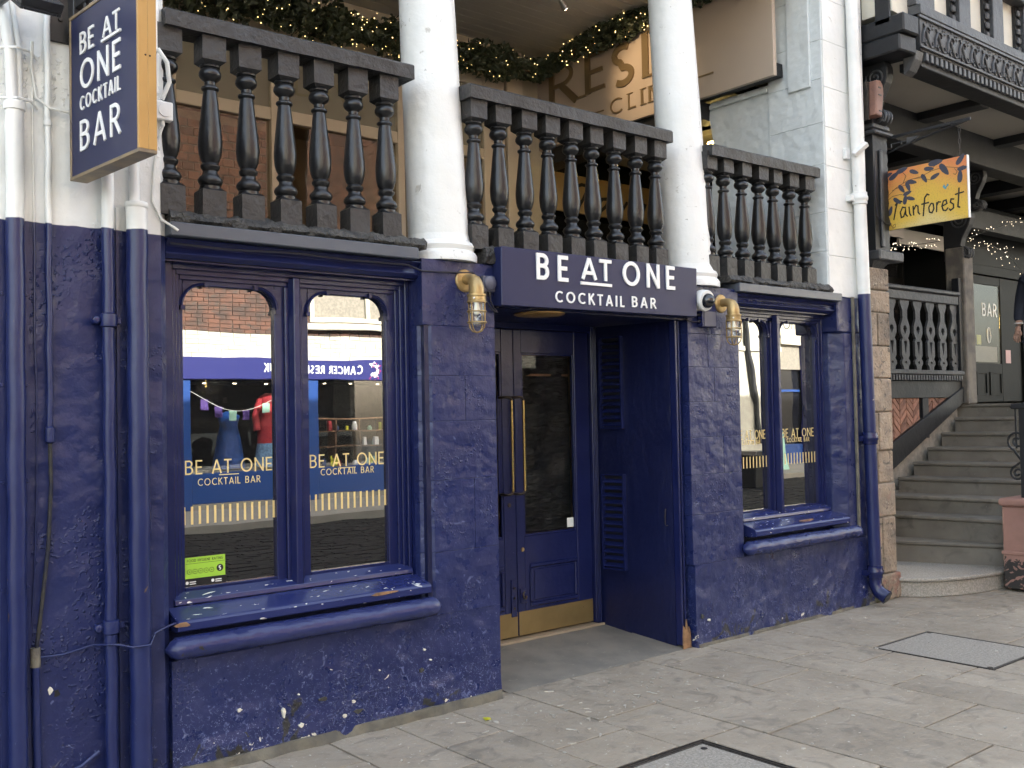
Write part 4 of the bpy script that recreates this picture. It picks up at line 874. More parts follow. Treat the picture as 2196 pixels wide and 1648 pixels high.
pb = pipe('conduit_pipe', 'thin painted conduit left of the hanging sign, ending in a collar', -2.294, -0.022, 0.0125, 1.50, 3.6, ((1.50, 0.019, 0.055), (2.76, 0.016, 0.02)), n=12)
MB().tube([(-2.294, -.022, 1.48), (-2.290, -.02, 1.30), (-2.302, -.018, 1.05), (-2.330, -.018, 0.80), (-2.352, -.018, 0.62)], .008, 8).build('old_cable', surf('mouldy_cable', (0.034, 0.032, 0.026), (0.010, 0.012, 0.026), 18, .7, ((60, .002, 3),)), pb, smooth=50)
MB().tube([(-2.352, -.018, .66), (-2.352, -.018, .585)], .019, 10).build('cable_sleeve', 'concrete_strip', pb, smooth=50)
MB().tube([(-2.352, -.02, .60), (-2.349, -.02, 0.3), (-2.342, -.02, 0.0)], .016, 10).build('lower_conduit', 'pipe', pb, smooth=50)
pc = pipe('drainpipe', 'painted pipe with two knobbly collars below the hanging sign', -2.068, -0.045, 0.0245, 0.0, 2.62, ((1.968, 0.034, 0.05), (0.705, 0.034, 0.05), (2.60, 0.030, 0.02)))
for z in (1.968, 0.705):
    m = MB().box(-2.125, -2.012, -.045, -.0005, z - .014, z + .014); m.lathe([(0.018, 0), (.018, .022), (.012, .028)], (-2.118, -.03, z), 8, (0, -1, 0)); m.build('bracket', 'pipe', pc, 0.004)
MB().tube([(-2.068, -.045, 2.62), (-2.066, -.045, 2.70), (-2.06, -.04, 3.3)], .019, 12).build('upper_pipe', 'pipe', pc, smooth=50)
pd = pipe('drainpipe', 'widest painted pipe beside the window, right below the hanging sign', -1.952, -0.055, 0.0435, 0.0, 2.47, ((2.46, 0.046, 0.02),), n=22)
bx('backplate', 'pipe', pd, -2.024, -2.012, -0.012, -0.0005, 0.0, 2.45)
MB().tube([(-1.955, -.04, 2.47), (-1.955, -.04, 3.4)], .021, 12).build('upper_pipe', 'pipe', pd, smooth=50)
tag(MB().tube([(-2.348, -.006, 2.90), (-2.346, -.006, 2.6), (-2.342, -.006, 2.2), (-2.345, -.006, 1.9), (-2.338, -.006, 1.7), (-2.340, -.006, 1.3), (-2.350, -.006, 0.95), (-2.365, -.006, .7)], 0.004, 6).build('thin_cable', 'pipe', None, smooth=50), 'thin painted cable between the far left drainpipe and the thin conduit', 'cable')
tag(MB().tube([(-2.35, -.14 + .12, 0.62), (-2.25, -.014, .615), (-2.13, -.016, .635), (-2.09, -.075, .640), (-2.045, -.077, .632), (-2.0, -.10, .618), (-1.93, -.105, .618), (-1.885, -.04, .65), (-1.82, -.012, .665), (-1.76, -.006, .675)], 0.0048, 6).build('slack_cable', 'blue_wall', None, smooth=50), 'slack painted cable crossing the pipes at sill height', 'cable')
tag(MB().tube([(-2.33, -.02, .16), (-2.26, -.016, .135), (-2.18, -.016, .155), (-2.11, -.018, .20)], 0.009, 6).build('low_cable', 'blue_roll', None, smooth=50), 'sagging painted cable near the ground between two left pipes', 'cable')
tag(MB().tube([(-2.36, -.06, 3.07), (-2.352, -.012, 2.98), (-2.335, -.012, 2.86), (-2.29, -.035, 2.82), (-2.22, -.035, 2.815), (-2.19, -.02, 2.80)], 0.006, 6).build('floodlight_cable', 'cable_white', None, smooth=50), 'white cable looping from the floodlight across to the hanging sign', 'cable')
tag(MB().tube([(-1.79, -.006, 2.322), (-1.5, -.003, 2.318), (-1.2, -.004, 2.330), (-0.9, -.003, 2.322), (-0.55, -.004, 2.325), (-0.47, -.012, 2.30), (-0.36, -.012, 2.302), (-0.22, -.012, 2.308), (-0.13, -.012, 2.315), (-0.10, -.014, 2.285), (-0.085, -.014, 2.255), (-.066, -.012, 2.252)], 0.005, 6).build('ledge_cable', 'cable_dark', None, smooth=50), 'thin dark cable under the grey ledge leading to the grey sensor', 'cable')

# ================================================================== LAMPS, CAMERA, BOXES
def lamp(x, z, label):
    """brass ship's bulkhead lamp: wall rose, elbow, collar, glass jar in a cage; turned a little towards the street end"""
    t = thing('wall_lamp', label, 'lamp', (x, 0, z), 'brass ship lamps on the pillars')
    MB().lathe([(0.062, 0), (0.062, 0.006), (0.056, 0.012), (0.03, 0.016)], (x, 0.0, z), 28, (0, -1, 0)).build('wall_rose', 'brass', t, smooth=30)
    L = 0.105
    pts = [(x, -0.01, z + .004), (x, -0.045, z + .004), (x, -0.070, z - .001), (x, -0.090, z - .012), (x, -0.100, z - .030), (x, -L, z - .055), (x, -L, z - .082)]
    MB().tube(pts, [.028, .028, .030, .035, .039, .041, .041], 18).build('elbow', 'brass', t, smooth=60)
    c = (x, -L, z - .082)
    MB().lathe([(.044, 0), (.052, .003), (.052, .012), (.049, .016), (.049, .036), (.053, .040), (.053, .046), (.04, .047)], c, 24, (0, 0, -1)).build('collar', 'brass', t, smooth=35)
    MB().lathe([(.039, .040), (.040, .10), (.040, .14), (.034, .162), (.018, .175), (.001, .178)], c, 20, (0, 0, -1)).build('glass_jar', 'glass_clear', t, smooth=50)
    MB().lathe([(.010, .042), (.012, .06), (.019, .085), (.017, .10), (.004, .112)], c, 12, (0, 0, -1)).build('bulb', surf('clear_bulb', (.75, .72, .62), rough=.1), t, smooth=50)
    cg = MB(); cz = z - .082
    for k in range(4):
        a = k * PI / 2 + .35; ca, sa = math.cos(a), math.sin(a)
        cg.tube([(x + .050 * ca, -L + .050 * sa, cz - .044), (x + .050 * ca, -L + .050 * sa, cz - .155), (x + .044 * ca, -L + .044 * sa, cz - .180), (x + .028 * ca, -L + .028 * sa, cz - .198), (x, -L, cz - .205)], .0042, 6)
    for zz in (.094, .152): cg.tube([(x + .050 * math.cos(2 * PI * i / 24), -L + .050 * math.sin(2 * PI * i / 24), cz - zz) for i in range(24)], .0042, 6, True)
    cg.build('cage', 'brass', t, smooth=50)
    MB().lathe([(.006, 0), (.005, .006)], (x - .042, -L - .032, z - .108), 8, (-.7, -.7, 0)).build('screw', 'white_plastic', t)
lamp(-0.182, 2.268, 'brass caged wall lamp on the left pillar, beside the doorway sign')
lamp(1.986, 2.262, 'brass caged wall lamp on the right pillar, behind the dome camera')
t = thing('dome_camera', 'white dome security camera at the right end of the doorway sign', 'security camera', (1.74, 0, 2.27))
ax = Vector((-0.06, -0.97, -0.20)).normalized(); c0 = Vector((1.728, -0.030, 2.272))
bx('mount', 'black_plastic', t, 1.66, 1.72, -0.05, -0.0005, 2.26, 2.32, 0.003)
MB().lathe([(0.050, -.02), (0.062, 0.0), (0.068, 0.02), (0.070, 0.062), (0.066, 0.070), (0.050, 0.074)], c0, 32, ax).build('housing', 'white_plastic', t, smooth=35)
MB().lathe([(0.049, 0.0741)] + [(0.048 * math.cos(a), 0.076 + 0.046 * math.sin(a)) for a in [i * PI / 2 / 8 for i in range(9)]], c0, 28, ax).build('dome', 'dome', t, smooth=60)
t = thing('terminal_box', 'square blue terminal box under the dome camera with two cables', 'junction box', (1.81, 0, 2.09))
bx('case', 'blue_wood', t, 1.735, 1.878, -0.050, -0.0005, 2.092, 2.200, 0.003); bx('lid', 'grey_plastic', t, 1.748, 1.866, -0.056, -0.0505, 2.098, 2.194, 0.002)
for dz in (2.172, 2.128):
    MB().lathe([(.008, 0), (.011, .004), (.011, .014), (.006, .02)], (1.735, -.028, dz), 8, (-1, 0, 0)).build('gland', 'black_plastic', t)
    MB().tube([(1.715, -.028, dz), (1.67, -.028, dz - .006), (1.62, -.02, dz + .004), (1.57, .03, 2.166)], .005, 6).build('cable', 'cable_dark', t, smooth=50)
t = thing('sensor_box', 'grey square box with round grey cover between left lamp and doorway sign', 'sensor', (-0.035, 0, 2.21))
bx('case', 'grey_plastic', t, -0.075, 0.006, -0.032, -0.0005, 2.215, 2.302, 0.004)
MB().lathe([(.040, 0), (.040, .008), (.030, .018), (.0, .022)], (-.033, -.032, 2.262), 24, (0, -1, 0)).build('cover', 'grey_plastic', t, smooth=40)
for k in range(2):
    MB().lathe([(.009, 0), (.009, .018)], (-.055 + k * .030, -.018, 2.2145), 8, (0, 0, -1)).build('gland', 'black_plastic', t)
    MB().tube([(-.055 + k * .030, -.018, 2.20), (-.052 + k * .03, -.022, 2.165), (-.02 + k * .02, -.024, 2.125), (.012 + k * .012, -.022, 2.108), (.03, .0, 2.12), (.05, .06, 2.165)], .0055, 6).build('cable', 'cable_dark', t, smooth=50)
MB().tube([(.006, -.018, 2.262), (.022, -.03, 2.24), (.030, -.03, 2.19), (.024, -.024, 2.13), (.03, .02, 2.13)], .005, 6).build('cable', 'cable_dark', t, smooth=50)

# ================================================================== DOWNPIPE ON THE RIGHT PIER
dp = thing('drainpipe', 'white and navy downpipe on the right pier, ending in an open shoe', 'pipe', (3.70, -0.06, 0.10))
MB().tube([(3.62, -.06, 4.9), (3.640, -.06, 3.6), (3.672, -.06, 2.5), (3.695, -.06, 1.3), (3.712, -.06, 0.28)], .048, 20).build('shaft', surf('two_tone_downpipe', WHITE, WHITE2, 6, 0.32, ((30, .0012, 3),), split=(2.42, BLUE, BLUE2), wear=(((0.3, 0.28, 0.24), 14, .70, .06, None, None),)), dp, smooth=50)
for z, x in ((3.17, 3.652), (1.30, 3.695), (0.262, 3.712)):
    q = MB().lathe([(.049, -.05), (.058, -.045), (.058, -.02), (.064, -.012), (.064, .012), (.058, .02), (.058, .045), (.049, .05)], (x, -.06, z), 22)
    q.box(x - .10, x - .05, -.05, -.0005, z - .022, z + .022); q.build('collar', 'white' if z > 3 else 'blue_wood', dp, 0, smooth=40)
MB().tube([(3.712, -.06, .24), (3.712, -.06, .16), (3.716, -.085, .11), (3.722, -.15, .07)], [.050, .050, .052, .056], 18).build('shoe', 'blue_wood', dp, smooth=50)
MB().lathe([(.046, 0), (.046, .003)], (3.7222, -.1515, .0694), 18, (3.722 - 3.716, -.065, -.04)).build('shoe_mouth', 'black_print', dp)
bx('old_channel', 'concrete_strip', dp, 3.575, 3.60, -0.022, -0.0005, 0.55, 2.40, 0.004)
tl = thing('wall_spotlight', 'small white tilted wall light high on the right pier beside the downpipe', 'light', (3.56, -0.03, 3.48))
bx('mount', 'white_plastic', tl, 3.53, 3.585, -.03, -.0005, 3.475, 3.56, 0.004)
m = MB(); a = Vector((3.57, -.07, 3.50)); b = Vector((3.645, -.14, 3.585)); m.tube([tuple(a), tuple(b)], .028, 4); m.build('head', 'white_plastic', tl, 0.004)

# ================================================================== GALLERY BEHIND THE BALUSTRADES
SF = thing('gallery_shopfront', 'cream framed glazed shopfront behind the left balustrade of the gallery', 'shopfront', (0.6, 3.0, 2.353))
YS = 3.0
fx = [-1.79, -0.62, 0.22, 1.42, 2.38]
m = MB()
for x in fx: m.box(x - .035, x + .035, YS, YS + .10, 2.353, 5.05)
for z0, z1 in ((2.353, 2.50), (3.93, 4.03), (4.62, 5.05)):
    for a, b in zip(fx[:-1], fx[1:]): m.box(a + .035, b - .035, YS + .005, YS + .095, z0, z1)
m.build('frame', 'cream_frame', SF, 0.004)
for a, b in zip(fx[:-1], fx[1:]):
    bx('upper_panel', 'olive', SF, a + .035, b - .035, YS + .035, YS + .05, 4.03, 4.62)
    bx('pane', 'glass_shop', SF, a + .035, b - .035, YS + .040, YS + .048, 2.50, 3.93)
    bx('frosted_band', 'olive', SF, a + .036, b - .036, YS + .050, YS + .053, 2.50, 3.02)
for k, (a, txt) in enumerate(((0.42, 'DR'), (0.95, 'L'), (1.62, 'IC'))):
    write(txt, Vector((a, YS + .0345, 4.18)), E1, E3, NY, 0.30, 0.07, 0.002, surf('faded_gold_letter', (.24, .215, .13), rough=.4), SF, 0.25)
for k, txt in enumerate(('ON', 'CL', 'ON')): write(txt, Vector((0.30 + k * .62, YS + .0395, 2.72)), E1, E3, NY, 0.14, .08, .001, 'gold_vinyl', SF, .4)
# room behind the glass
bx('room_back', 'dark_room', SF, -1.9, 2.9, 5.4, 5.5, 2.353, 4.6); bx('room_ceiling', surf('brown_ceiling', (.20, .13, .075), rough=.6), SF, -1.9, 2.9, YS + .1, 5.4, 4.55, 4.62)
bx('room_side', 'cream_frame', SF, 2.42, 2.5, YS + .101, 5.4, 2.353, 4.55); bx('room_side', 'dark_room', SF, -1.9, -1.8, YS + .101, 5.4, 2.353, 4.55)
for x, y in ((-0.55, 3.7), (0.25, 3.6), (0.4, 4.6), (1.2, 3.7), (1.5, 4.5), (-1.1, 4.4)):
    MB().lathe([(.045, 0), (.045, .006)], (x, y, 4.5495), 16, (0, 0, -1)).build('ceiling_spot', 'spot_light', SF)
# brick chimney breast in the room
BP = bx('brick_pier', 'brickmortar', SF, -0.30, 1.05, 4.30, 4.7, 2.353, 4.30)
br = None
for j in range(24):
    x = -0.305 + (-.0 if j % 2 else .055)
    while x < 0.97:
        w = 0.108
        if br is None:
            br = MB().box(x, x + w - .009, 4.288, 4.32, 2.36 + j * .078, 2.36 + j * .078 + .066).build('brick', 'brick', BP, 0.003)
        else: dup(br, BP, (x + (w - .009) / 2, 4.304, 2.36 + j * .078))
        x += w
# cream wall and pilaster at the back, right of the shopfront
bx('cream_pilaster', 'cream_frame', SF, 2.416, 2.62, YS + .02, YS + .4, 2.353, 5.05, 0.006); bx('cream_pilaster', 'cream_frame', SF, 2.66, 2.86, YS + .03, YS + .4, 2.353, 5.05, 0.006)
bx('cream_wall', surf('chipped_cream_wall', (.52, .45, .32), (.46, .40, .29), 4, .6, ((9, .01, 3),)), SF, 2.862, 3.22, YS + .12, YS + .5, 2.353, 4.9)
# fascia of the clinic along the end of the gallery, facing left
t = thing('clinic_sign', 'tan fascia with bronze RES CLINIC lettering across the end of the gallery', 'sign', (3.14, 1.9, 4.15))
bx('panel', 'tan_panel', t, 3.13, 3.17, 0.33, 3.42, 4.150, 5.05, 0.003); bx('panel_edge', 'timber', t, 3.171, 3.26, 0.34, 3.42, 4.156, 4.26)
UX = Vector((0, -1, 0)); NX = Vector((-1, 0, 0))
write('R', Vector((3.1295, 2.945, 4.52)), UX, E3, NX, .40, .13, .016, 'bronze_letter', t, width=.40, serif=True); write('E', Vector((3.1295, 2.43, 4.530)), UX, E3, NX, .38, .13, .016, 'bronze_letter', t, width=.26, serif=True)
write('S', Vector((3.1295, 2.09, 4.480)), UX, E3, NX, .40, .15, .016, 'bronze_letter', t, width=.30); write('I', Vector((3.1295, 1.69, 4.490)), UX, E3, NX, .40, .13, .016, 'bronze_letter', t, serif=True)
write('CLINIC', Vector((3.1295, 2.115, 4.258)), UX, E3, NX, .145, .12, .012, 'bronze_letter', t, .30, width=.95, serif=True)
bx('dash', 'bronze_letter', t, 3.122, 3.1295, 2.20, 2.37, 4.325, 4.338); bx('dash', 'bronze_letter', t, 3.122, 3.1295, 0.92, 1.09, 4.325, 4.338)
# end wall below the fascia, with an opening towards the back
EW = MB().prism([(0.501, 2.353), (1.10, 2.353), (1.085, 2.9), (1.11, 3.4), (1.07, 3.75), (1.115, 4.02), (1.10, 4.149), (0.501, 4.149)], 'x', 3.30, 3.55).build('end_wall', 'pale_wall', BAR, 0.004)
z = 2.398; k = 0
while z < 5.0:
    h = (0.34, 0.30, 0.37, 0.32)[k % 4]; bx('pale_block', 'pale_wall', BAR, 3.286, 3.2990, 0.008, 0.50, z, min(5.04, z + h - .0016), 0.003); z += h; k += 1
m = MB()
for z in (2.74, 3.05, 3.37, 3.70, 4.02, 4.36, 4.7): m.box(3.284, 3.2878, 0.012, 0.495, z, z + .30)
m = None
bx('wall_board', 'pale_wall', BAR, 3.262, 3.2855, 0.10, 0.30, 4.02, 5.03, 0.004)
bx('wall_trim', 'pale_wall', BAR, 3.27, 3.2995, 0.505, 1.09, 4.085, 4.12, 0.004)
bx('fascia_beam', 'timber', BAR, 3.175, 3.40, 1.11, 3.45, 4.00, 4.149)
# inner lobby with the script sign
LB = thing('lobby', 'dim lobby behind the middle balustrade, under the tan clinic fascia', 'lobby', (4.2, 3.4, 2.353))
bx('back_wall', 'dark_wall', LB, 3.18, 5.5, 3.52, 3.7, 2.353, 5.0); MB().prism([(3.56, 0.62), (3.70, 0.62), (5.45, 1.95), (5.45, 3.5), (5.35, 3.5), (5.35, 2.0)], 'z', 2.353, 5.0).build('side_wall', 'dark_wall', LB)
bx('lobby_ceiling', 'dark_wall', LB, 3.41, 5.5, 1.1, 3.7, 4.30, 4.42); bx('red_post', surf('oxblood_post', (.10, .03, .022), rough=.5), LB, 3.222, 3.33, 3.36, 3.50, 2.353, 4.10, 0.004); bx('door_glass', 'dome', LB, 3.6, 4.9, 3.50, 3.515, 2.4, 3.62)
MB().lathe([(.05, 0), (.065, .05), (.065, .10), (.05, .15)], (3.95, 1.6, 3.88), 16).build('lantern', 'bulb', LB, smooth=40)
t = thing('script_sign', 'ochre sign board with dark brush script seen through the middle balusters', 'sign', (4.1, 3.4, 3.67))
bx('board', 'script_board', t, 3.34, 5.0, 3.36, 3.40, 3.655, 4.055, 0.003)
def stroke(name, mat, parent, pts, w, O, U, V, N_, d=.002): return MB().ribbon(pts, w, 0, d, O, U, V, N_).build(name, mat, parent)
O = Vector((3.34, 3.3598, 3.655))
for k, pts in enumerate(([(.52, .28), (.60, .31), (.72, .30), (.84, .33)], [(.70, .30), (.62, .16), (.55, .07), (.49, .09)], [(.98, .20), (.90, .19), (.84, .11), (.88, .06), (.96, .12), (1.0, .20), (.99, .08), (1.06, .09)], [(1.14, .07), (1.20, .20), (1.21, .10), (1.28, .19), (1.33, .18), (1.31, .08), (1.38, .09)], [(1.42, .12), (1.50, .22), (1.58, .20), (1.52, .08)])):
    MB().ribbon(pts, .035, 0, .004 + .0003 * k, O, E1, E3, NY).build('script_stroke', 'black_print', t)
m = MB(); 
for x in (.03,):
    for z in (.08, .32): m.lathe([(.010, 0), (.008, .004)], (3.34 + x, 3.36, 3.655 + z), 8, (0, -1, 0))
m.build('screw', 'iron', t)
# ceiling spotlight (lit) that grazes the clinic fascia
t = thing('ceiling_spotlight', 'small silver spotlight hanging from the gallery ceiling between the columns', 'spotlight', (2.13, 1.66, 4.86))
bx('bracket', 'black_plastic', t, 2.07, 2.19, 1.63, 1.69, 5.01, 5.049, 0.003); MB().tube([(2.13, 1.66, 5.01), (2.13, 1.66, 4.93)], .008, 8).build('stem', 'black_plastic', t)
ld = Vector((0.72, 0.1, -0.62)).normalized(); MB().lathe([(.016, -.02), (.022, 0), (.030, .05), (.031, .07), (.024, .071)], Vector((2.12, 1.66, 4.92)), 16, ld).build('head', surf('brushed_metal', (.55, .54, .5), rough=.3, metal=.8), t, smooth=40)
MB().lathe([(.022, 0), (.018, .004)], Vector((2.12, 1.66, 4.92)) + ld * .0712, 12, ld).build('lamp', 'spot_light', t)
sp = bpy.data.lights.new('spot_lamp', 'SPOT'); sp.energy = 6; sp.color = (1, .72, .42); sp.spot_size = math.radians(62); sp.spot_blend = .8; sp.shadow_soft_size = .03
so = bpy.data.objects.new('spot_lamp', sp); COL.objects.link(so); so.parent = t; so.location = Vector((2.12, 1.66, 4.92)) + ld * .09 - WLOC[t.name]; so.rotation_euler = (-(Vector((3.13, 1.62, 4.56)) - Vector((2.12, 1.66, 4.92)))).to_track_quat('Z', 'Y').to_euler()
# garlands with fairy lights
def garland(name, label, path, r, nl, nb, seed, lights=True):
    rg = random.Random(seed); t = thing(name, label, 'garland', path[0]); P = [Vector(p) for p in path]
    seg = [(b - a).length for a, b in zip(P[:-1], P[1:])]; tot = sum(seg)
    def pt():
        s = rg.uniform(0, tot)
        for a, b, l in zip(P[:-1], P[1:], seg):
            if s <= l: return a + (b - a) * (s / l), (b - a).normalized()
            s -= l
        return P[-1], (P[-1] - P[-2]).normalized()
    m = MB()
    for k in range(nl):
        c, d = pt(); q = Vector((rg.gauss(0, 1), rg.gauss(0, 1), rg.gauss(0, 1))); q = q.normalized() * r * (.62 if c.x > 2.9 else .78 if c.x > 1.3 else .92) * rg.uniform(.15, 1.05) * (1 + .35 * math.sin(c.x * 7 + c.y * 6)); c = c + q
        u = Vector((rg.gauss(0, 1), rg.gauss(0, 1), rg.gauss(0, .8))).normalized(); w = u.orthogonal().normalized(); w.rotate(Matrix.Rotation(rg.uniform(0, 6.28), 3, u)); n = u.cross(w); L = rg.uniform(.022, .050); B = L * rg.uniform(.45, .8)
        m.add([c - u * L, c - w * B + n * B * .3, c + u * L, c + w * B + n * B * .3, c + n * -B * .1], [(0, 1, 4), (1, 2, 4), (2, 3, 4), (3, 0, 4)])
    m.build('foliage', 'leaf', t, stuff=True)
    st_ = MB()
    for s in range(3):
        pp = []
        for a, b in zip(P[:-1], P[1:]):
            for i in range(8): pp.append(tuple(a + (b - a) * (i / 8) + Vector((rg.uniform(-1, 1), rg.uniform(-1, 1), rg.uniform(-1, 1))) * r * .4))
        st_.tube(pp, .006, 5)
    st_.build('stem', 'wood', t, smooth=50)
    if lights:
        m = MB()
        for k in range(nb):
            c, d = pt(); q = Vector((rg.gauss(0, 1), rg.gauss(0, 1), rg.gauss(0, 1))).normalized() * r * (.62 if c.x > 2.9 else .78 if c.x > 1.3 else .92) * rg.uniform(.6, 1.1); c = c + q; e = rg.choice((.0035, .0045, .0055))
            m.add([c + Vector(v) * e for v in ((1, 0, 0), (-1, 0, 0), (0, 1, 0), (0, -1, 0), (0, 0, 1), (0, 0, -1))], [(0, 2, 4), (2, 1, 4), (1, 3, 4), (3, 0, 4), (2, 0, 5), (1, 2, 5), (3, 1, 5), (0, 3, 5)])
        m.build('fairy_lights', 'warm_light', t, stuff=True)
garland('lit_garland', 'leafy garland with fairy lights along the gallery ceiling, from left window to clinic fascia', [(-1.7, 2.82, 4.74), (-.6, 2.81, 4.73), (.5, 2.82, 4.75), (1.5, 2.81, 4.77), (2.5, 2.83, 4.80), (2.94, 2.86, 4.84), (3.01, 2.4, 4.95), (3.02, 1.9, 4.98), (3.02, 1.45, 5.0), (3.02, .95, 5.02)], .178, 12000, 720, 3)
garland('leafy_sprig', 'leafy sprig with a pale bud behind the top of the second column', [(3.03, .95, 4.98), (3.03, .62, 4.96), (3.03, .50, 4.86)], .09, 260, 10, 5)

# ================================================================== THE TIMBERED NEIGHBOUR
NB = thing('timbered_building', 'black and cream timbered building with jettied upper storey right of the bar', 'building', (6.5, 0.5, 0))
JY, JZ = -0.33, 4.37                                     # jetty front plane and underside
# sandstone corner pillar of separate blocks
SP = bx('stone_pillar', 'brickmortar', NB, 3.872, 4.135, 0.02, 0.36, 0, 2.66)
zs = [0.0, 0.21, 0.66, 0.93, 1.19, 1.50, 1.77, 2.03, 2.30, 2.48, 2.665]
for i, (a, b) in enumerate(zip(zs[:-1], zs[1:])):
    e = random.uniform(-.012, .012); x1 = 4.15 + e + (.03 if i == 0 else 0); y0 = random.uniform(-.008, .006) - (.02 if i == 0 else 0)
    if i in (1, 3, 4, 7):
        s = 3.93 + random.uniform(-.02, .04); MB().box(3.864, s - .004, y0 + .004, .37, a + .004, b - .004).build('stone_block', 'sandstone', SP, 0.010, seg=2)
        MB().box(s + .004, x1, y0, .37, a + .004, b - .004).build('stone_block', 'sandstone', SP, 0.012, seg=2)
    else: MB().box(3.864, x1, y0, .37, a + .004, b - .004).build('stone_block', 'sandstone', SP, 0.012, seg=2)
bx('mossy_foot', 'moss', NB, 3.79, 3.868, -0.028, 0.10, 0.0, 0.17, 0.02, seg=2)
# carved post on a moulded cap
MB().prism([(3.93, -.06), (4.30, -.06), (4.24, .30), (3.93, .30)], 'z', 2.72, 2.80).build('post_cap', 'timber_grey', NB, 0.01)
MB().lathe([(.12, 0), (.135, .02), (.175, .055)], (4.05, .12, 2.666), 4).build('cap_moulding', 'timber_grey', NB)
ps = []
for i in range(25): ps.append((4.165 + (.012 if i % 2 else 0), 2.80 + i * .045))
MB().prism([(3.955, 2.80)] + ps + [(3.955, 3.88)], 'y', -.01, .22).build('carved_post', 'timber', NB, 0.002)
bx('post_fillet', 'timber_grey', NB, 4.03, 4.075, -.030, -.0105, 2.83, 3.62, .006)
bx('post_capital', 'timber_grey', NB, 3.93, 4.21, -.05, .24, 3.741, 3.775, .01); bx('post_capital', 'timber_grey', NB, 3.94, 4.19, -.03, .23, 3.79, 3.83, .008)
# scroll corbel: S-profile board with rolled ends
def spiral(cx, cz, r0, r1, a0, turns, n=26):
    return [(cx + (r0 + (r1 - r0) * i / n) * math.cos(a0 + 2 * PI * turns * i / n), cz + (r0 + (r1 - r0) * i / n) * math.sin(a0 + 2 * PI * turns * i / n)) for i in range(n + 1)]
def corbel(x, y, z, s, parent, name='scroll_corbel'):
    """side-on scroll bracket projecting towards the street (-Y)"""
    o = [(.16, -.02), (.16, .55), (-.12, .55), (-.145, .50), (-.15, .43), (-.13, .36), (-.09, .29), (-.05, .22), (-.03, .14), (-.06, .12), (-.10, .10), (-.115, .06), (-.10, .015), (-.06, -.01), (0, -.02)]
    k = MB().prism([(y + a * s, z + b * s) for a, b in o], 'x', x - .055 * s, x + .055 * s).build(name, 'timber', parent, .006)
    for sx in (-1, 1):
        for (cy, cz, r) in ((-.03, .42, .095), (-.055, .055, .055)):
            MB().tube([(x + sx * .056 * s, y + a * s, z + b * s) for a, b in spiral(cy, cz, r, .012, 0.4, -2.0)], .009 * s, 6).build('volute', 'timber_grey', k, smooth=50)
    m = MB()
    for i in range(3): m.tube([(x - .05 * s + i * .05 * s, y + (-.06 - .062 * math.cos(a)) * s, z + (.055 + .062 * math.sin(a)) * s) for a in [-.9 + j * .3 for j in range(9)]], .012 * s, 6)
    m.build('roll', 'timber_grey', k, smooth=50)
    return k
corbel(4.075, .02, 3.835, 0.90, NB)
corbel(7.22, .90, 3.12, 0.98, NB); corbel(7.22, .72, 3.62, 0.8, NB)
# jetty: beam ends, soffit panels and beams
MB().prism([(3.875, JY + .02), (4.10, JY), (4.16, JY + .12), (4.10, .42), (3.875, .42)], 'z', 4.325, 4.462).build('corner_beam', 'timber', NB, .012)
MB().prism([(3.875, JY - .02), (4.09, JY - .03), (4.13, JY + .05), (4.13, .42), (3.875, .42)], 'z', 4.464, 4.615).build('corner_beam', 'timber', NB, .012)
MB().prism([(JY + .02, 4.30), (JY + .005, 4.37), (JY + .12, 4.37), (JY + .12, 4.19), (JY + .07, 4.22)], 'x', 4.10, 4.22).build('beam_scroll', 'timber_grey', NB, .006)
bx('soffit_panel', 'soffit', NB, 4.131, 14, JY + .12, .50, 4.330, 4.375)
bx('front_beam', 'timber', NB, 4.221, 14, JY + .03, JY + .22, 4.262, 4.3695, .006)
for x in (5.62, 7.2, 8.8, 10.4): bx('soffit_beam', 'timber', NB, x, x + .18, JY + .221, .50, 4.255, 4.3295, .006)
bx('inner_beam', 'timber', NB, 3.70, 14, .501, .72, 4.02, 4.375, .006)
bx('soffit_panel', 'soffit', NB, 4.2, 14, .721, 3.2, 4.20, 4.25)
for x in (5.0, 6.2, 7.4, 8.6, 9.8, 11): bx('soffit_beam', 'timber', NB, x, x + .2, .721, 3.2, 4.06, 4.1995, .006)
for y in (1.25, 1.9): bx('cross_beam', 'timber', NB, 4.6, 14, y, y + .16, 3.62, 3.86, .006)
bx('plain_panel', 'soffit', NB, 5.1, 7.0, 1.42, 1.45, 3.40, 3.60); bx('plain_panel', 'soffit', NB, 7.4, 12.0, 1.70, 1.73, 3.42, 3.60)
# carved frieze: board, dentils, leaf-and-stem relief
FZ = bx('frieze', 'timber_grey', NB, 4.162, 14, JY, JY + .16, 4.373, 4.66, .004)
bx('frieze_bead', 'timber_grey', FZ, 4.131, 14, JY - .022, JY - .0005, 4.39, 4.408, .004); bx('frieze_bead', 'timber_grey', FZ, 4.131, 14, JY - .018, JY - .0005, 4.632, 4.658, .004)
de = None
for i in range(48):
    x = 4.24 + i * .078
    if de is None: de = bx('dentil', 'timber_grey', FZ, x, x + .042, JY - .004, JY + .029, 4.305, 4.3715, .003)
    else: dup(de, FZ, (x + .021, JY + .0125, 4.305))
motif = MB(); yy = JY - .006
motif.tube([(-.11, yy, 4.44), (-.10, yy, 4.52), (-.065, yy, 4.575), (-.02, yy, 4.585), (.01, yy, 4.56), (-.005, yy, 4.54)], [.010, .012, .011, .010, .008, .005], 6)
motif.tube([(-.09, yy, 4.60), (-.055, yy, 4.54), (-.02, yy, 4.47), (.015, yy, 4.43), (.05, yy, 4.435), (.055, yy, 4.465), (.035, yy, 4.47)], [.006, .010, .012, .011, .010, .008, .005], 6)
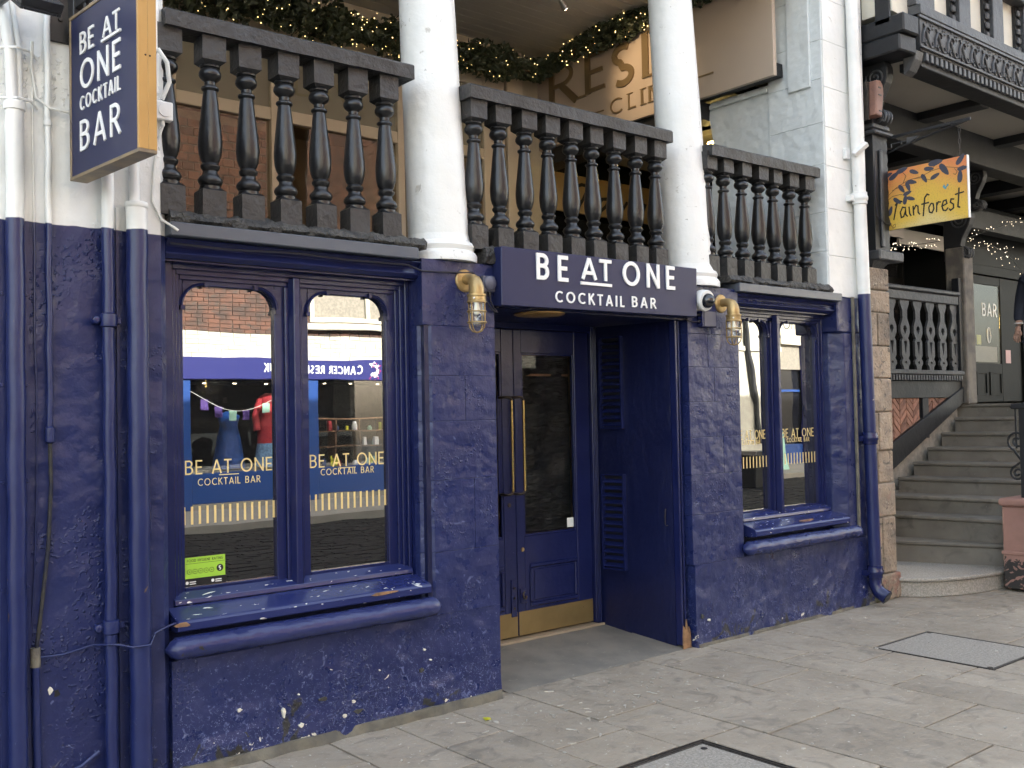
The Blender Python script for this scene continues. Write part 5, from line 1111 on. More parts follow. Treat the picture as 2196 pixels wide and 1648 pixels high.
motif.tube([(-.04, yy, 4.435), (-.06, yy, 4.43), (-.075, yy, 4.45), (-.06, yy, 4.47), (-.045, yy, 4.46)], .007, 6)
for cx, cz in ((.03, 4.61), (.055, 4.585), (.06, 4.615), (-.03, 4.625), (-.08, 4.475)): motif.lathe([(.012, -.004), (.013, .003), (.006, .010)], (cx, yy + .006, cz), 8, (0, -1, 0))
mo = None
for i in range(18):
    c = Vector((4.30 + i * .20, JY - .012, 4.42))
    if mo is None:
        for v in motif.v: v.x += c.x
        mo = motif.build('carved_leaf', 'timber_grey', FZ, smooth=50); base = WLOC[mo.name].copy()
    else: dup(mo, FZ, base + Vector((i * .20, 0, 0)))
# timber frame above the frieze
UF = bx('upper_wall', 'plaster', NB, 3.90, 26, JY + .09, 6, 4.661, 8.2)  # unseen far stretch added past the end wall to shade the street
bx('sill_rail', 'timber_grey', UF, 4.14, 14, JY - .02, JY + .0895, 4.662, 4.745, .006)
for i in range(16):
    x = 4.285 if i == 0 else 4.955 + (i - 1) * .62; wd = .30 if i == 0 else .20
    bx('stud', 'timber_grey', UF, x - wd / 2, x + wd / 2, JY + .012, JY + .0895, 4.746, 8.0, .005)
    if i:
        bx('notched_strip', 'timber', UF, x - wd / 2 - .075, x - wd / 2 - .001, JY + .060, JY + .0895, 4.746, 5.209)
        for k in range(5): bx('notch', 'timber_grey', UF, x - wd / 2 - .068, x - wd / 2 - .008, JY + .036, JY + .0595, 4.77 + k * .085, 4.77 + k * .085 + .055, .006)
bx('head_rail', 'timber_grey', UF, 4.06, 14, JY - .03, JY + .0895, 5.21, 5.36, .006); bx('head_moulding', 'timber', UF, 4.06, 14, JY - .08, JY - .031, 5.30, 5.40, .006)
bx('side_post', 'timber', UF, 3.875, 3.8995, JY + .10, JY + .22, 4.57, 7.9); bx('side_post', 'timber', UF, 3.875, 3.8995, .02, .16, 4.57, 7.9); bx('side_rail', 'timber', UF, 3.88, 3.8995, JY + .221, .019, 5.3, 5.5)
bx('roof', 'asphalt', NB, 3.951, 26.2, -.6, 7, 8.202, 8.5); bx('back_wall', 'dark_wall', NB, 5.6, 14, 3.3, 3.4, 0, 4.2); bx('far_end_wall', 'plaster', NB, 13.8, 14, .5, 3.3, 0, 4.2)  # roof runs on over the unseen stretch added for its shadow
# rusty box beside the corbel, and its flat back
t = thing('copper_box', 'rusty copper coloured tall narrow box beside the scroll corbel', 'box', (3.95, -0.02, 3.86))
MB().prism([(3.885, 3.87), (3.975, 3.86), (4.01, 4.06), (4.00, 4.13), (3.965, 4.16), (3.90, 4.15)], 'y', -.09, .02).build('case', 'copper', t, .012, seg=2)
m = MB()
for z in (3.90, 4.03, 4.09): m.box(3.925, 3.965, -.094, -.0895, z, z + .010)
m.build('label_slot', 'black_print', t)
MB().prism([(3.868, 3.84), (3.884, 3.84), (3.896, 4.14), (3.868, 4.15)], 'y', -.03, .02).build('flange', 'iron', t)

# ------------------------------------------------------------------ landing balustrade, brick panels, stair string
FY = 0.90
t = thing('fretwork_balustrade', 'black fretwork balustrade of flat cut boards on the stair landing', 'balustrade', (6.3, FY, 1.86))
bx('handrail', 'timber_grey', t, 5.55, 7.075, FY - .06, FY + .06, 2.70, 2.745, .012); bx('under_rail', 'timber_grey', t, 5.55, 7.075, FY - .035, FY + .035, 2.605, 2.6995, .008)
bx('bottom_rail', 'timber_grey', t, 5.50, 7.14, FY - .05, FY + .05, 1.86, 1.905, .006)
prof = [(.085, 2.604), (.085, 2.57), (.045, 2.50), (.045, 2.42), (.088, 2.34), (.088, 2.28), (.050, 2.22), (.074, 2.19), (.074, 2.05), (.050, 2.02), (.078, 1.99), (.078, 1.965), (.050, 1.94), (.045, 1.906)]
def fret(xc):
    m = MB()
    for sg in (-1, 1):
        # outer edge down, then inner edge up round the teardrop, slot and dot
        inner = [(.0, 1.906), (.0, 1.962), (.022, 1.978), (.0, 1.998), (.0, 2.055), (.030, 2.19), (.0, 2.195), (.0, 2.262), (.034, 2.315), (.022, 2.345), (.0, 2.352)]
        poly = [(xc + sg * a, b) for a, b in prof] + [(xc + sg * a, b) for a, b in inner] + [(xc, 2.604)]
        m.prism(poly, 'y', FY - .012, FY + .012)
    return m
fr0 = None
for i in range(6):
    x = 5.7456 + i * .2535
    if fr0 is None: fr0 = fret(x).build('fret_board', 'timber_grey', t, origin=Vector((x, FY, 1.906)))
    else: dup(fr0, t, (x, FY, 1.906))
dm = None
for i in range(30):
    x = 5.53 + i * .053
    if dm is None: dm = bx('dentil', 'timber_grey', t, x, x + .03, FY - .045, FY - .0105, 1.80, 1.855, .002)
    else: dup(dm, t, (x + .015, FY - .02775, 1.80))
bx('end_post', 'timber', t, 7.076, 7.14, FY - .04, FY + .04, 1.906, 2.90, .004)
bx('landing_beam', 'timber', NB, 5.40, 7.15, FY - .010, FY + .10, 1.62, 1.795, .004)
# string and brick panels below
def string_z(x): return 0.90 + (x - 5.50) * .452
MB().prism([(5.30, .60), (5.52, .86), (7.14, string_z(7.14) - .07), (7.14, string_z(7.14) + .09), (5.48, .86 + .25), (5.30, 1.0)], 'y', FY - .030, FY + .06).build('stair_string', 'timber', NB, .004)
for x0, x1 in ((5.40, 5.62), (6.30, 6.42)): bx('stud', 'timber', NB, x0, x1, FY - .012, FY + .09, string_z(x0) - .05, 1.6195, .004)
BPN = bx('brick_panel', 'brickmortar', NB, 5.44, 7.1, FY + .030, FY + .20, .72, 1.62)
CW, TN, BH = .128, .85, .070
b0 = {}
for i in range(13):
    for j in range(-2, 24):
        x = 5.50 + i * CW; sg = 1 if i % 2 else -1; z = 0.50 + j * BH + (0 if sg > 0 else CW * TN)
        zc = z + sg * CW * TN / 2 + BH / 2
        if not (5.60 < x + CW / 2 < 6.32 or 6.40 < x + CW / 2 < 7.05): continue
        if zc > 1.66 or zc < string_z(x + CW / 2) + .02: continue
        if sg not in b0:
            g_ = .004; P = [(x + g_, z + g_ + sg * g_ * TN), (x + CW - g_, z + g_ + sg * (CW - g_) * TN), (x + CW - g_, z + BH - g_ + sg * (CW - g_) * TN), (x + g_, z + BH - g_ + sg * g_ * TN)]
            b0[sg] = (MB().prism(P, 'y', FY + .006, FY + .045).build('brick', 'brick', BPN, .003, origin=Vector((x, FY, z))))
        else: dup(b0[sg], BPN, (x, FY + random.uniform(-.003, .003), z))
bx('landing_post', 'timber_worn', NB, 7.15, 7.36, FY - .07, FY + .14, 1.55, 3.24, .012)
# ------------------------------------------------------------------ stairs
ST = thing('staircase', 'worn stone staircase climbing beside the sandstone pillar', 'stairs', (5.5, 0.2, 0))
ZK = [0.155, .345, .55, .70, .85, .985, 1.12, 1.26, 1.41, 1.55]
def XK(k, y): return 7.2 - .292 * (10 - k) + .125 * (FY - y)
MB().prism([(4.155, .36), (4.16, .0), (4.26, -.13), (4.40, -.235), (4.56, -.31), (4.75, -.365), (4.95, -.40), (5.3, -.43), (5.95, -.47), (5.95, .5), (4.9, .8), (4.4, .8)], 'z', 0, .125).build('step', 'granite', ST, .006)
MB().prism([(4.14, .36), (4.135, -.01), (4.235, -.15), (4.39, -.26), (4.55, -.335), (4.75, -.39), (4.95, -.425), (5.3, -.455), (5.95, -.49), (5.95, .5), (4.9, .8), (4.4, .8)], 'z', .1255, .158).build('step_nosing', 'granite', ST, .014, seg=3)
for k in range(2, 11):
    yr = -.44; z0 = 0.0 if k < 3 else ZK[k - 3]; z1 = ZK[k - 1]; xe = XK(k, 0) + .75 if k < 10 else 12.5
    y1 = FY - .031 if k < 10 else 1.62
    sk = -.09 if k == 2 else 0
    a, b = (XK(k, y1) + sk, XK(k, yr) - sk * 3)
    MB().prism([(a, y1), (b, yr), (xe, yr), (xe, y1)], 'z', z0, z1 - .034).build('step', 'step', ST, .006)
    MB().prism([(a - .018, y1), (b - .018, yr), (xe, yr), (xe, y1)], 'z', z1 - .0338, z1).build('step_nosing', 'step', ST, .010, seg=2)
bx('side_kerb', 'concrete', NB, 5.2, 7.1, FY - .0305, FY + .0295, 0.0, .72)
nc = atX(2143, 906, 7.008)
no_ = tag(bx('notice', 'white_print', None, 7.006, 7.010, nc.y - .062, nc.y + .062, nc.z - .05, nc.z + .05), 'no smoking notice fixed on an upper stair riser', 'notice')
ring = MB().tube([(7.004, nc.y + .036 * math.cos(2 * PI * i / 20), nc.z + .036 * math.sin(2 * PI * i / 20)) for i in range(20)], .004, 5, True); ring.tube([(7.004, nc.y - .025, nc.z + .025), (7.004, nc.y + .025, nc.z - .025)], .0035, 5); ring.build('prohibition_ring', 'red_print', no_)
bx('cigarette', 'black_print', no_, 7.003, 7.0055, nc.y - .024, nc.y + .024, nc.z - .005, nc.z + .005)
# plinth and wrought iron newel
PL = thing('stair_plinth', 'pink painted sandstone plinth at the street side of the stairs', 'plinth', (5.5, -.66, .15))
MB().prism([(5.0, -.46), (5.0, -.86), (6.9, -.95), (6.9, -.46)], 'z', .02, .70).build('body', 'pinkstone', PL, .012)
MB().prism([(4.975, -.44), (4.975, -.88), (6.9, -.97), (6.9, -.44)], 'z', .701, .765).build('coping', 'pinkstone', PL, .022, seg=3)
MB().prism([(4.99, -.45), (4.99, -.865), (6.9, -.955), (6.9, -.45)], 'z', .300, .332).build('band', 'pinkstone', PL, .008)
MB().lathe([(.10, 0), (.09, .05), (.03, .10)], (5.35, -.62, .764), 4).build('stone_wedge', 'pinkstone', PL)
RN = thing('iron_railing', 'black wrought iron newel with scrolls standing on the pink plinth', 'railing', (5.15, -.62, .765))
bx('newel', 'timber', RN, 5.12, 5.165, -.630, -.570, .764, 1.50, .003); bx('bar', 'timber', RN, 5.135, 5.150, -.545, -.530, 1.17, 1.50, .002); bx('bar', 'timber', RN, 5.135, 5.150, -.700, -.685, .764, 1.50, .002)
MB().box(5.09, 5.19, -.76, -.515, 1.501, 1.545).build('top_rail', 'timber', RN, .008)
MB().tube([(5.14, -.60, 1.53), (5.6, -.60, 1.62), (6.5, -.60, 2.1), (7.2, -.60, 2.45)], .022, 8).build('handrail', 'timber', RN, smooth=50)
def scr(cy, cz, r, dirn, a0, tail):
    pts = [(5.142, cy + (r * (1 - .82 * i / 30)) * math.cos(a0 + dirn * 2 * PI * 1.6 * i / 30), cz + (r * (1 - .82 * i / 30)) * math.sin(a0 + dirn * 2 * PI * 1.6 * i / 30)) for i in range(31)]
    return [tuple(p) for p in reversed(tail)] + pts if tail else pts
for args in ((-.545, 1.235, .085, 1, -1.2, [(5.142, -.60, 1.03)]), (-.54, .965, .060, -1, .9, [(5.142, -.60, 1.08)]), (-.70, 1.235, .085, -1, PI + 1.2, [(5.142, -.65, 1.03)]), (-.70, .965, .060, 1, PI - .9, [(5.142, -.65, 1.08)])):
    MB().tube(scr(*args), .010, 7).build('scroll', 'timber', RN, smooth=50)
for x in (5.6, 6.1, 6.6): MB().tube([(x, -.60, .764), (x, -.60, 1.62 + (x - 5.6) * .52)], .010, 6).build('bar', 'timber', RN)

# ------------------------------------------------------------------ doors and dark shop at the landing
DY = 1.62
GD = thing('glazed_door', 'dark green glazed door with BAR lettering at the top of the stairs', 'door', (9.3, DY, 1.55))
m = MB(); m.box(8.66, 8.78, DY - .03, DY + .05, 1.55, 3.30).box(10.30, 10.50, DY - .03, DY + .05, 1.55, 3.30).box(8.781, 10.299, DY - .028, DY + .048, 3.18, 3.30); m.build('frame', 'dark_wall', GD, .005)
m = MB(); m.box(8.80, 8.96, DY, DY + .04, 1.57, 3.17).box(9.72, 10.28, DY, DY + .04, 1.57, 3.17).box(8.961, 9.719, DY + .001, DY + .039, 1.57, 2.06).box(8.961, 9.719, DY + .001, DY + .039, 3.06, 3.17); m.build('leaf', 'dark_wall', GD, .005)
for x0, x1 in ((9.0, 9.28), (9.36, 9.68)):
    m = MB(); m.box(x0, x1, DY - .012, DY - .0005, 1.66, 1.68).box(x0, x1, DY - .012, DY - .0005, 1.93, 1.95).box(x0, x0 + .02, DY - .012, DY - .0005, 1.68, 1.93).box(x1 - .02, x1, DY - .012, DY - .0005, 1.68, 1.93); m.build('panel_moulding', 'dark_wall', GD)
bx('pane', glassy('landing_glass', .07, trans=.8, tint=(.05, .05, .043)), GD, 8.962, 9.718, DY + .012, DY + .018, 2.06, 3.06)
write('BAR', Vector((9.24, DY + .0115, 2.66)), E1, E3, NY, .17, .12, .001, 'white_print', GD, .22)
m = MB()
for a in (0, 1, 2): m.tube([(9.40 + (.055 - .015 * a) * math.sin(t_) * (1 if s > 0 else -1), DY + .009, 2.42 + .10 * math.cos(t_)) for s in (1,) for t_ in [i * PI * 2 / 18 for i in range(18)]], .003, 4, True)
m.build('emblem', 'white_print', GD)
bx('closed_sign', 'pink_card', GD, 9.82, 9.96, DY - .006, DY - .0005, 2.07, 2.24)
m = MB().box(8.99, 9.70, DY + .05, DY + .06, 2.08, 2.28); m.build('menu_card', 'soffit', GD); bx('yellow_card', 'yellow', GD, 9.15, 9.26, DY + .045, DY + .049, 2.30, 2.42)
for x in (9.02, 9.36):
    t = thing('pendant_bulb', 'glowing filament bulb hanging behind the BAR door glass, %s' % ('left one' if x < 9.2 else 'right one over the lettering'), 'bulb', (x, DY + .35, 2.50), 'filament bulbs behind the door')
    MB().lathe([(.012, 0), (.035, .03), (.032, .20), (.02, .25)], (x, DY + .3, 2.55), 10).build('glass', 'bulb', t, smooth=50); MB().tube([(x, DY + .3, 2.80), (x, DY + .3, 3.3)], .006, 5).build('flex', 'black_print', t)
WS = thing('dark_shopfront', 'dark joinery shop window behind the fretwork balustrade', 'shopfront', (7.0, 2.3, 1.55))
m = MB()
for x in (5.65, 6.35, 7.05, 7.75, 8.5): m.box(x, x + .09, 2.28, 2.38, 1.55, 4.05)
for a, b in ((5.741, 6.349), (6.441, 7.049), (7.141, 7.749), (7.841, 8.499)):
    for z0, z1 in ((1.55, 1.86), (3.02, 3.16), (3.5, 4.05)): m.box(a, b, 2.285, 2.375, z0, z1)
m.build('frame', 'dark_wall', WS, .004)
for i, (a, b) in enumerate(((5.741, 6.349), (6.441, 7.049), (7.141, 7.749), (7.841, 8.499))):
    bx('pane', glassy('dark_glass', .25, (.012, .013, .014)), WS, a, b, 2.32, 2.328, 1.86, 3.5)
for x, z, h, w, mm_ in ((5.85, 2.42, .26, .18, 'white_print'), (5.87, 2.20, .14, .17, 'pink_card'), (6.16, 2.0, .7, .05, 'soffit'), (5.86, 1.9, .22, .11, 'olive'), (6.48, 1.9, .8, .10, 'soffit'), (5.90, 2.52, .10, .09, 'red_print'), (6.75, 1.9, .75, .04, 'tan_cloth')):
    bx('window_poster', mm_, WS, x, x + w, 2.314, 2.3195, z, z + h)
MB().prism([(8.55, 2.28), (8.66, 1.60), (8.66, 2.5)], 'z', 1.55, 4.05).build('return_wall', 'dark_wall', WS)
bx('door_head_wall', 'dark_wall', NB, 8.66, 13.8, DY - .02, DY + .3, 3.301, 4.05); bx('side_wall', 'dark_wall', NB, 10.501, 13.8, DY - .02, DY + .3, 1.55, 3.30)
bx('room_wall', surf('grey_room', (.09, .087, .07), rough=.7), GD, 8.7, 10.5, DY + .9, DY + .95, 1.55, 3.3)
bx('hall_wall', 'dark_wall', NB, 5.36, 5.62, FY + .21, 3.3, 0, 4.05)
# ------------------------------------------------------------------ hanging rainforest sign and its bracket
RX = 4.20
t = thing('pictorial_sign', 'orange and yellow hanging sign with dark leaves and rainforest lettering', 'sign', (RX, -.26, 3.0))
bx('board', 'art', t, RX - .012, RX + .012, -.655, .035, 2.985, 3.470, .002); bx('edge_strip', 'white_plastic', t, RX - .014, RX + .014, -.662, -.6555, 2.985, 3.470)
O = Vector((RX - .0122, .035, 2.985))                          # u runs from the wall outwards (right in the photo)
k_ = [0]
def ink(pts, w, name='painted_stroke', mat='black_print'):
    k_[0] += 1; return MB().ribbon([(a * .69, b * .485) for a, b in pts], w, 0, .0008 + .00012 * (k_[0] % 8), O, UX, E3, NX).build(name, mat, t)
R_ = [(.10, .14), (.125, .30), (.15, .42), (.17, .50)]; 
words = [[(.11, .16), (.135, .32), (.165, .46)], [(.13, .40), (.18, .47), (.225, .44)],
         [(.26, .33), (.225, .35), (.195, .27), (.205, .18), (.235, .19), (.26, .28), (.265, .33), (.262, .22), (.285, .18)], [(.305, .34), (.31, .22), (.33, .18)],
         [(.355, .34), (.36, .18)], [(.36, .27), (.39, .34), (.415, .32), (.415, .22), (.435, .18)],
         [(.475, .14), (.49, .32), (.50, .44), (.53, .49), (.555, .47)], [(.455, .34), (.55, .35)],
         [(.575, .33), (.545, .27), (.55, .19), (.58, .17), (.605, .23), (.60, .31), (.575, .33)], [(.64, .33), (.635, .17)], [(.638, .27), (.66, .33), (.69, .32)],
         [(.705, .25), (.76, .28), (.75, .34), (.72, .33), (.70, .25), (.715, .18), (.745, .17), (.775, .21)], [(.845, .33), (.81, .34), (.80, .29), (.835, .25), (.835, .19), (.80, .16), (.785, .19)],
         [(.905, .50), (.895, .32), (.885, .20), (.91, .18)], [(.855, .40), (.96, .42)]]
for w_ in words: ink(w_, .0115)
stems = [[(.02, .45), (.06, .60), (.16, .70), (.30, .78), (.46, .80), (.60, .86), (.75, .88), (.90, .82), (.97, .84)], [(.03, .50), (.10, .56), (.20, .57), (.28, .53)], [(.10, .66), (.20, .70), (.33, .72)], [(.36, .79), (.46, .78), (.58, .71)], [(.02, .45), (.03, .28), (.05, .12), (.10, .03)], [(.56, .84), (.62, .92), (.68, .97)], [(.24, .75), (.28, .86), (.24, .93)], [(.86, .82), (.89, .76), (.87, .72), (.845, .74)], [(.09, .02), (.13, .04), (.125, .09), (.10, .07)]]
for s_ in stems: ink(s_, .0045, 'painted_stem', 'wood')
leaf_m = surf('painted_leaf', (.045, .050, .075), (.06, .06, .085), 20, .5)
for (a, b, L, ang) in ((.05, .93, .05, 20), (.13, .90, .06, 30), (.23, .97, .06, 15), (.03, .72, .04, 80), (.22, .66, .05, -55), (.30, .68, .05, -70), (.38, .90, .05, -25), (.35, .74, .05, -15), (.50, .76, .05, -60), (.56, .90, .05, -10), (.64, .98, .07, 5), (.63, .76, .05, 25), (.74, .84, .07, -55), (.93, .95, .06, 50), (.95, .80, .05, 5), (.92, .68, .06, 85), (.16, .47, .05, -40), (.26, .47, .05, 80), (.29, .57, .045, 15), (.33, .47, .045, -20), (.07, .32, .05, 70), (.04, .15, .05, -75)):
    ca, sa = math.cos(math.radians(ang)), math.sin(math.radians(ang)); pts = []
    for i in range(12):
        q = i / 12 * 2 * PI; L2 = L * 1.3; lx = L2 * 1.05 * math.cos(q); ly = L2 * .42 * math.sin(q) * (1 - .25 * math.cos(q)); pts.append((a * .69 + (lx * ca - ly * sa) * .62, b * .485 + (lx * sa + ly * ca) * .62))
    k_[0] += 1; d_ = .0010 + .0001 * (k_[0] % 9)
    MB().add([O + UX * p + E3 * z + NX * d_ for p, z in pts] + [O + UX * p + E3 * z for p, z in pts], [tuple(range(12)), tuple(range(23, 11, -1))] + [(i, (i + 1) % 12, 12 + (i + 1) % 12, 12 + i) for i in range(12)]).build('painted_leaf', leaf_m, t)
MB().add([O + UX * (x * .69) + E3 * (z * .485) + NX * .0012 for x, z in ((.715, .56), (.735, .60), (.75, .55), (.775, .60), (.79, .575), (.765, .545), (.75, .51), (.735, .53))], [tuple(range(8))]).build('painted_butterfly', surf('butterfly_blue', (.10, .30, .38), rough=.5), t)
for y in (.015, -.60):
    m = MB(); zt = 3.625 if y > -.3 else 3.70; n = 5
    for i in range(n):
        z = 3.48 + (zt - 3.48) * (i + .5) / n; r = (zt - 3.48) / n * .62
        m.tube([(RX + (.008 * math.cos(q) if i % 2 else 0), y + (0 if i % 2 else .010 * math.cos(q)), z + r * math.sin(q)) for q in [j * 2 * PI / 10 for j in range(10)]], .0032, 5, True)
    m.build('chain', 'iron', t, smooth=50)
bt = thing('scroll_bracket', 'black iron scroll bracket carrying the orange pictorial sign', 'bracket', (RX, .05, 3.6))
bx('top_bar', 'timber', bt, RX - .008, RX + .008, -.69, .22, 3.735, 3.757); MB().tube([(RX, .13, 3.59), (RX, -.1, 3.65), (RX, -.4, 3.70), (RX, -.66, 3.738)], .009, 6).build('brace', 'timber', bt, smooth=50)
MB().tube([(RX - .03, .14 + a, 3.68 + b) for a, b in spiral(0, 0, .105, .012, PI / 2, 2.2)], .007, 6).build('scroll', 'timber_grey', bt, smooth=50)
MB().add([(RX - .006, -.17, 3.715), (RX - .006, -.28, 3.705), (RX - .006, -.17, 3.665), (RX + .006, -.17, 3.715), (RX + .006, -.28, 3.705), (RX + .006, -.17, 3.665)], [(0, 1, 2), (5, 4, 3), (0, 3, 4, 1), (1, 4, 5, 2), (2, 5, 3, 0)]).box(RX - .004, RX + .004, -.17, -.03, 3.687, 3.693).box(RX - .004, RX + .004, -.035, -.03, 3.66, 3.688).box(RX - .004, RX + .004, -.125, -.12, 3.67, 3.688).build('arrow', 'timber_grey', bt)
tag(MB().prism([(.16, 3.60), (.13, 3.585), (.105, 3.60), (.10, 3.625), (.12, 3.64), (.15, 3.635)], 'x', RX - .055, RX - .045).build('paper_tag', 'white_print', None), 'small white tag hanging on the iron scroll by the timber post', 'tag')
tag(MB().tube([(4.0, -.005, 3.62), (3.97, -.012, 3.45), (3.955, -.02, 3.2), (3.975, -.02, 3.08), (4.06, -.035, 3.02), (4.16, -.03, 3.03), (4.2, 0.02, 3.06)], .005, 5).build('loose_cable', 'cable_dark', None, smooth=50), 'loose dark cable looping over the carved timber post', 'cable')
# fairy lights under the neighbour's gallery
def light_string(label, path, n, spread, seed):
    rg = random.Random(seed); t = thing('string_lights', label, 'string lights', path[0]); P = [Vector(p) for p in path]; m = MB(); MB().tube(path, .004, 5).build('wire', 'black_print', t, smooth=50)
    for i in range(n):
        k = rg.randrange(len(P) - 1); c = P[k] + (P[k + 1] - P[k]) * rg.random() + Vector((rg.uniform(-1, 1), rg.uniform(-1, 1), rg.uniform(-1, 1))) * spread; e = rg.choice((.0045, .0055, .007))
        m.add([c + Vector(v) * e for v in ((1, 0, 0), (-1, 0, 0), (0, 1, 0), (0, -1, 0), (0, 0, 1), (0, 0, -1))], [(0, 2, 4), (2, 1, 4), (1, 3, 4), (3, 0, 4), (2, 0, 5), (1, 2, 5), (3, 1, 5), (0, 3, 5)])
    m.build('bulbs', 'cool_light', t, stuff=True)
light_string('fairy lights strung behind the carved post under the orange sign', [tuple(atY(1905, 532, .95)), tuple(atY(1960, 526, 1.0)), tuple(atY(2015, 518, 1.05))], 42, .05, 1)
light_string('fairy lights sloping up from the landing corbel to the right edge', [tuple(atY(2075, 510, 1.15)), tuple(atY(2130, 492, 1.15)), tuple(atY(2200, 470, 1.15))], 26, .05, 2)
light_string('fairy lights hanging down at the right edge above the BAR door', [tuple(atY(2080, 535, 1.3)), tuple(atY(2130, 528, 1.3)), tuple(atY(2160, 545, 1.3)), tuple(atY(2185, 575, 1.3))], 40, .10, 3)

# ------------------------------------------------------------------ person at the right edge, by the railing on the landing
def person(px, py, z):
    t = thing('person', 'person in dark jacket and khaki trousers at the right edge, at the stair top', 'person', (px, py, z))
    def skin_mesh(verts, edges, rad, name, mat, parent, root=0, lv=2):
        me = bpy.data.meshes.new(name); me.from_pydata([tuple(Vector(v)) for v in verts], edges, []); o = bpy.data.objects.new(name, me); COL.objects.link(o)
        md = o.modifiers.new('skin', 'SKIN'); md.use_smooth_shade = True
        for i, r in enumerate(rad): me.skin_vertices[0].data[i].radius = r if isinstance(r, tuple) else (r, r)
        me.skin_vertices[0].data[root].use_root = True
        sb = o.modifiers.new('sub', 'SUBSURF'); sb.levels = lv; sb.render_levels = lv
        me.materials.append(M[mat]); o.parent = parent; WLOC[o.name] = Vector((px, py, z)); o.location = (0, 0, 0); return o
    # continuous figure: pelvis, spine, head, arms with fingers, legs (local coordinates; faces down the stairs, -X)
    V = [(0, 0, .95), (0, 0, 1.12), (-.01, 0, 1.32), (0, 0, 1.45), (-.01, 0, 1.53), (-.025, 0, 1.60), (-.03, 0, 1.68), (-.02, 0, 1.755), (-.01, 0, 1.80),
         (0, .17, 1.40), (.03, .25, 1.15), (-.06, .25, .93), (0, -.17, 1.40), (.02, -.26, 1.16), (-.08, -.25, .94),
         (0, .10, .90), (-.01, .11, .50), (0, .11, .09), (-.13, .12, .04), (0, -.10, .90), (-.03, -.11, .50), (.02, -.11, .09), (-.11, -.12, .04)]
    Ed = [(0, 1), (1, 2), (2, 3), (3, 4), (4, 5), (5, 6), (6, 7), (7, 8), (3, 9), (9, 10), (10, 11), (3, 12), (12, 13), (13, 14), (0, 15), (15, 16), (16, 17), (17, 18), (0, 19), (19, 20), (20, 21), (21, 22)]
    Rd = [(.09, .11), (.09, .11), (.09, .12), (.055, .07), .056, (.066, .060), (.090, .074), (.088, .072), (.050, .045), .045, .040, .033, .045, .040, .033, .07, .05, .042, .036, .07, .05, .042, .036]
    body = skin_mesh(V, Ed, Rd, 'body', 'skin', t)
    HV = [(-.06, .25, .93), (-.09, .25, .86)]; HE = [(0, 1)]; HR = [(.030, .020), (.036, .018)]
    for i, (dy, L) in enumerate(((-.028, .072), (-.009, .082), (.010, .076), (.028, .060))):
        b = len(HV); HV += [(-.098, .25 + dy, .835), (-.110, .25 + dy, .835 - L * .5), (-.095, .25 + dy, .835 - L)]; HE += [(1, b), (b, b + 1), (b + 1, b + 2)]; HR += [.009, .0085, .0075]
    b = len(HV); HV += [(-.10, .215, .875), (-.118, .20, .845), (-.122, .205, .82)]; HE += [(1, b), (b, b + 1), (b + 1, b + 2)]; HR += [.011, .0095, .008]
    for nm in (1, -1): skin_mesh([(x, y * nm, zz) for x, y, zz in HV], HE, HR, 'hand', 'skin', body, lv=1)
    skin_mesh([(0, 0, .80), (0, 0, .92), (0, 0, 1.10), (-.01, 0, 1.30), (0, 0, 1.42), (-.005, 0, 1.50), (0, .185, 1.40), (.03, .256, 1.15), (-.05, .254, .96), (0, -.185, 1.40), (.02, -.266, 1.16), (-.07, -.254, .97)], [(0, 1), (1, 2), (2, 3), (3, 4), (4, 5), (4, 6), (6, 7), (7, 8), (4, 9), (9, 10), (10, 11)], [(.15, .185), (.155, .19), (.145, .18), (.155, .195), (.115, .15), (.075, .08), .088, .070, .052, .088, .070, .052], 'jacket', 'navy_cloth', t, root=1)
    skin_mesh([(0, 0, .92), (0, .085, .84), (-.01, .105, .50), (0, .11, .06), (0, -.085, .84), (-.03, -.105, .50), (.02, -.11, .06)], [(0, 1), (1, 2), (2, 3), (0, 4), (4, 5), (5, 6)], [(.10, .12), .098, .082, .074, .098, .082, .074], 'trousers', 'khaki_cloth', t)
    skin_mesh([(.035, 0, 1.60), (.022, 0, 1.70), (.0, 0, 1.785), (-.065, 0, 1.80)], [(0, 1), (1, 2), (2, 3)], [(.060, .068), (.086, .088), (.088, .086), (.045, .060)], 'hair', 'hair', t, lv=2)
    fm = MB()
    for sy in (1, -1): fm.lathe([(.007, 0), (.008, .003)], (px - .112, py + sy * .030, z + 1.685), 8, (-1, 0, 0))
    fm.build('eyes', 'black_print', t); MB().lathe([(.016, 0), (.012, .02), (.004, .028)], (px - .108, py, z + 1.645), 8, (-1, 0, 0)).build('nose', 'skin', t, smooth=50)
    bx('mouth', surf('lip', (.28, .12, .09), rough=.5), t, px - .094, px - .080, py - .020, py + .020, z + 1.606, z + 1.611)
    for sy in (.115, -.115): MB().box(px - .17, px + .09, py + sy - .045, py + sy + .045, z, z + .085).build('shoe', 'black_print', t, .03, seg=2)
    MB().tube([(px - .055 + .04 * math.cos(q), py + .25 + .04 * math.sin(q), z + .955) for q in [i * 2 * PI / 14 for i in range(14)]], .006, 5, True).build('bracelet', 'white_print', t, smooth=50)
person(7.20, 0.03, 1.411)

# ================================================================== ACROSS THE STREET (seen in the window reflections)
OY = -12.0
OP = thing('opposite_shop', 'brick and white charity shop across the street, mirrored in the left window', 'building', (5, OY, 0))
struct(bx('opposite_pavement', 'opp_pave', None, -40, 40, -12.05, -9.452, -.299, 0.0))
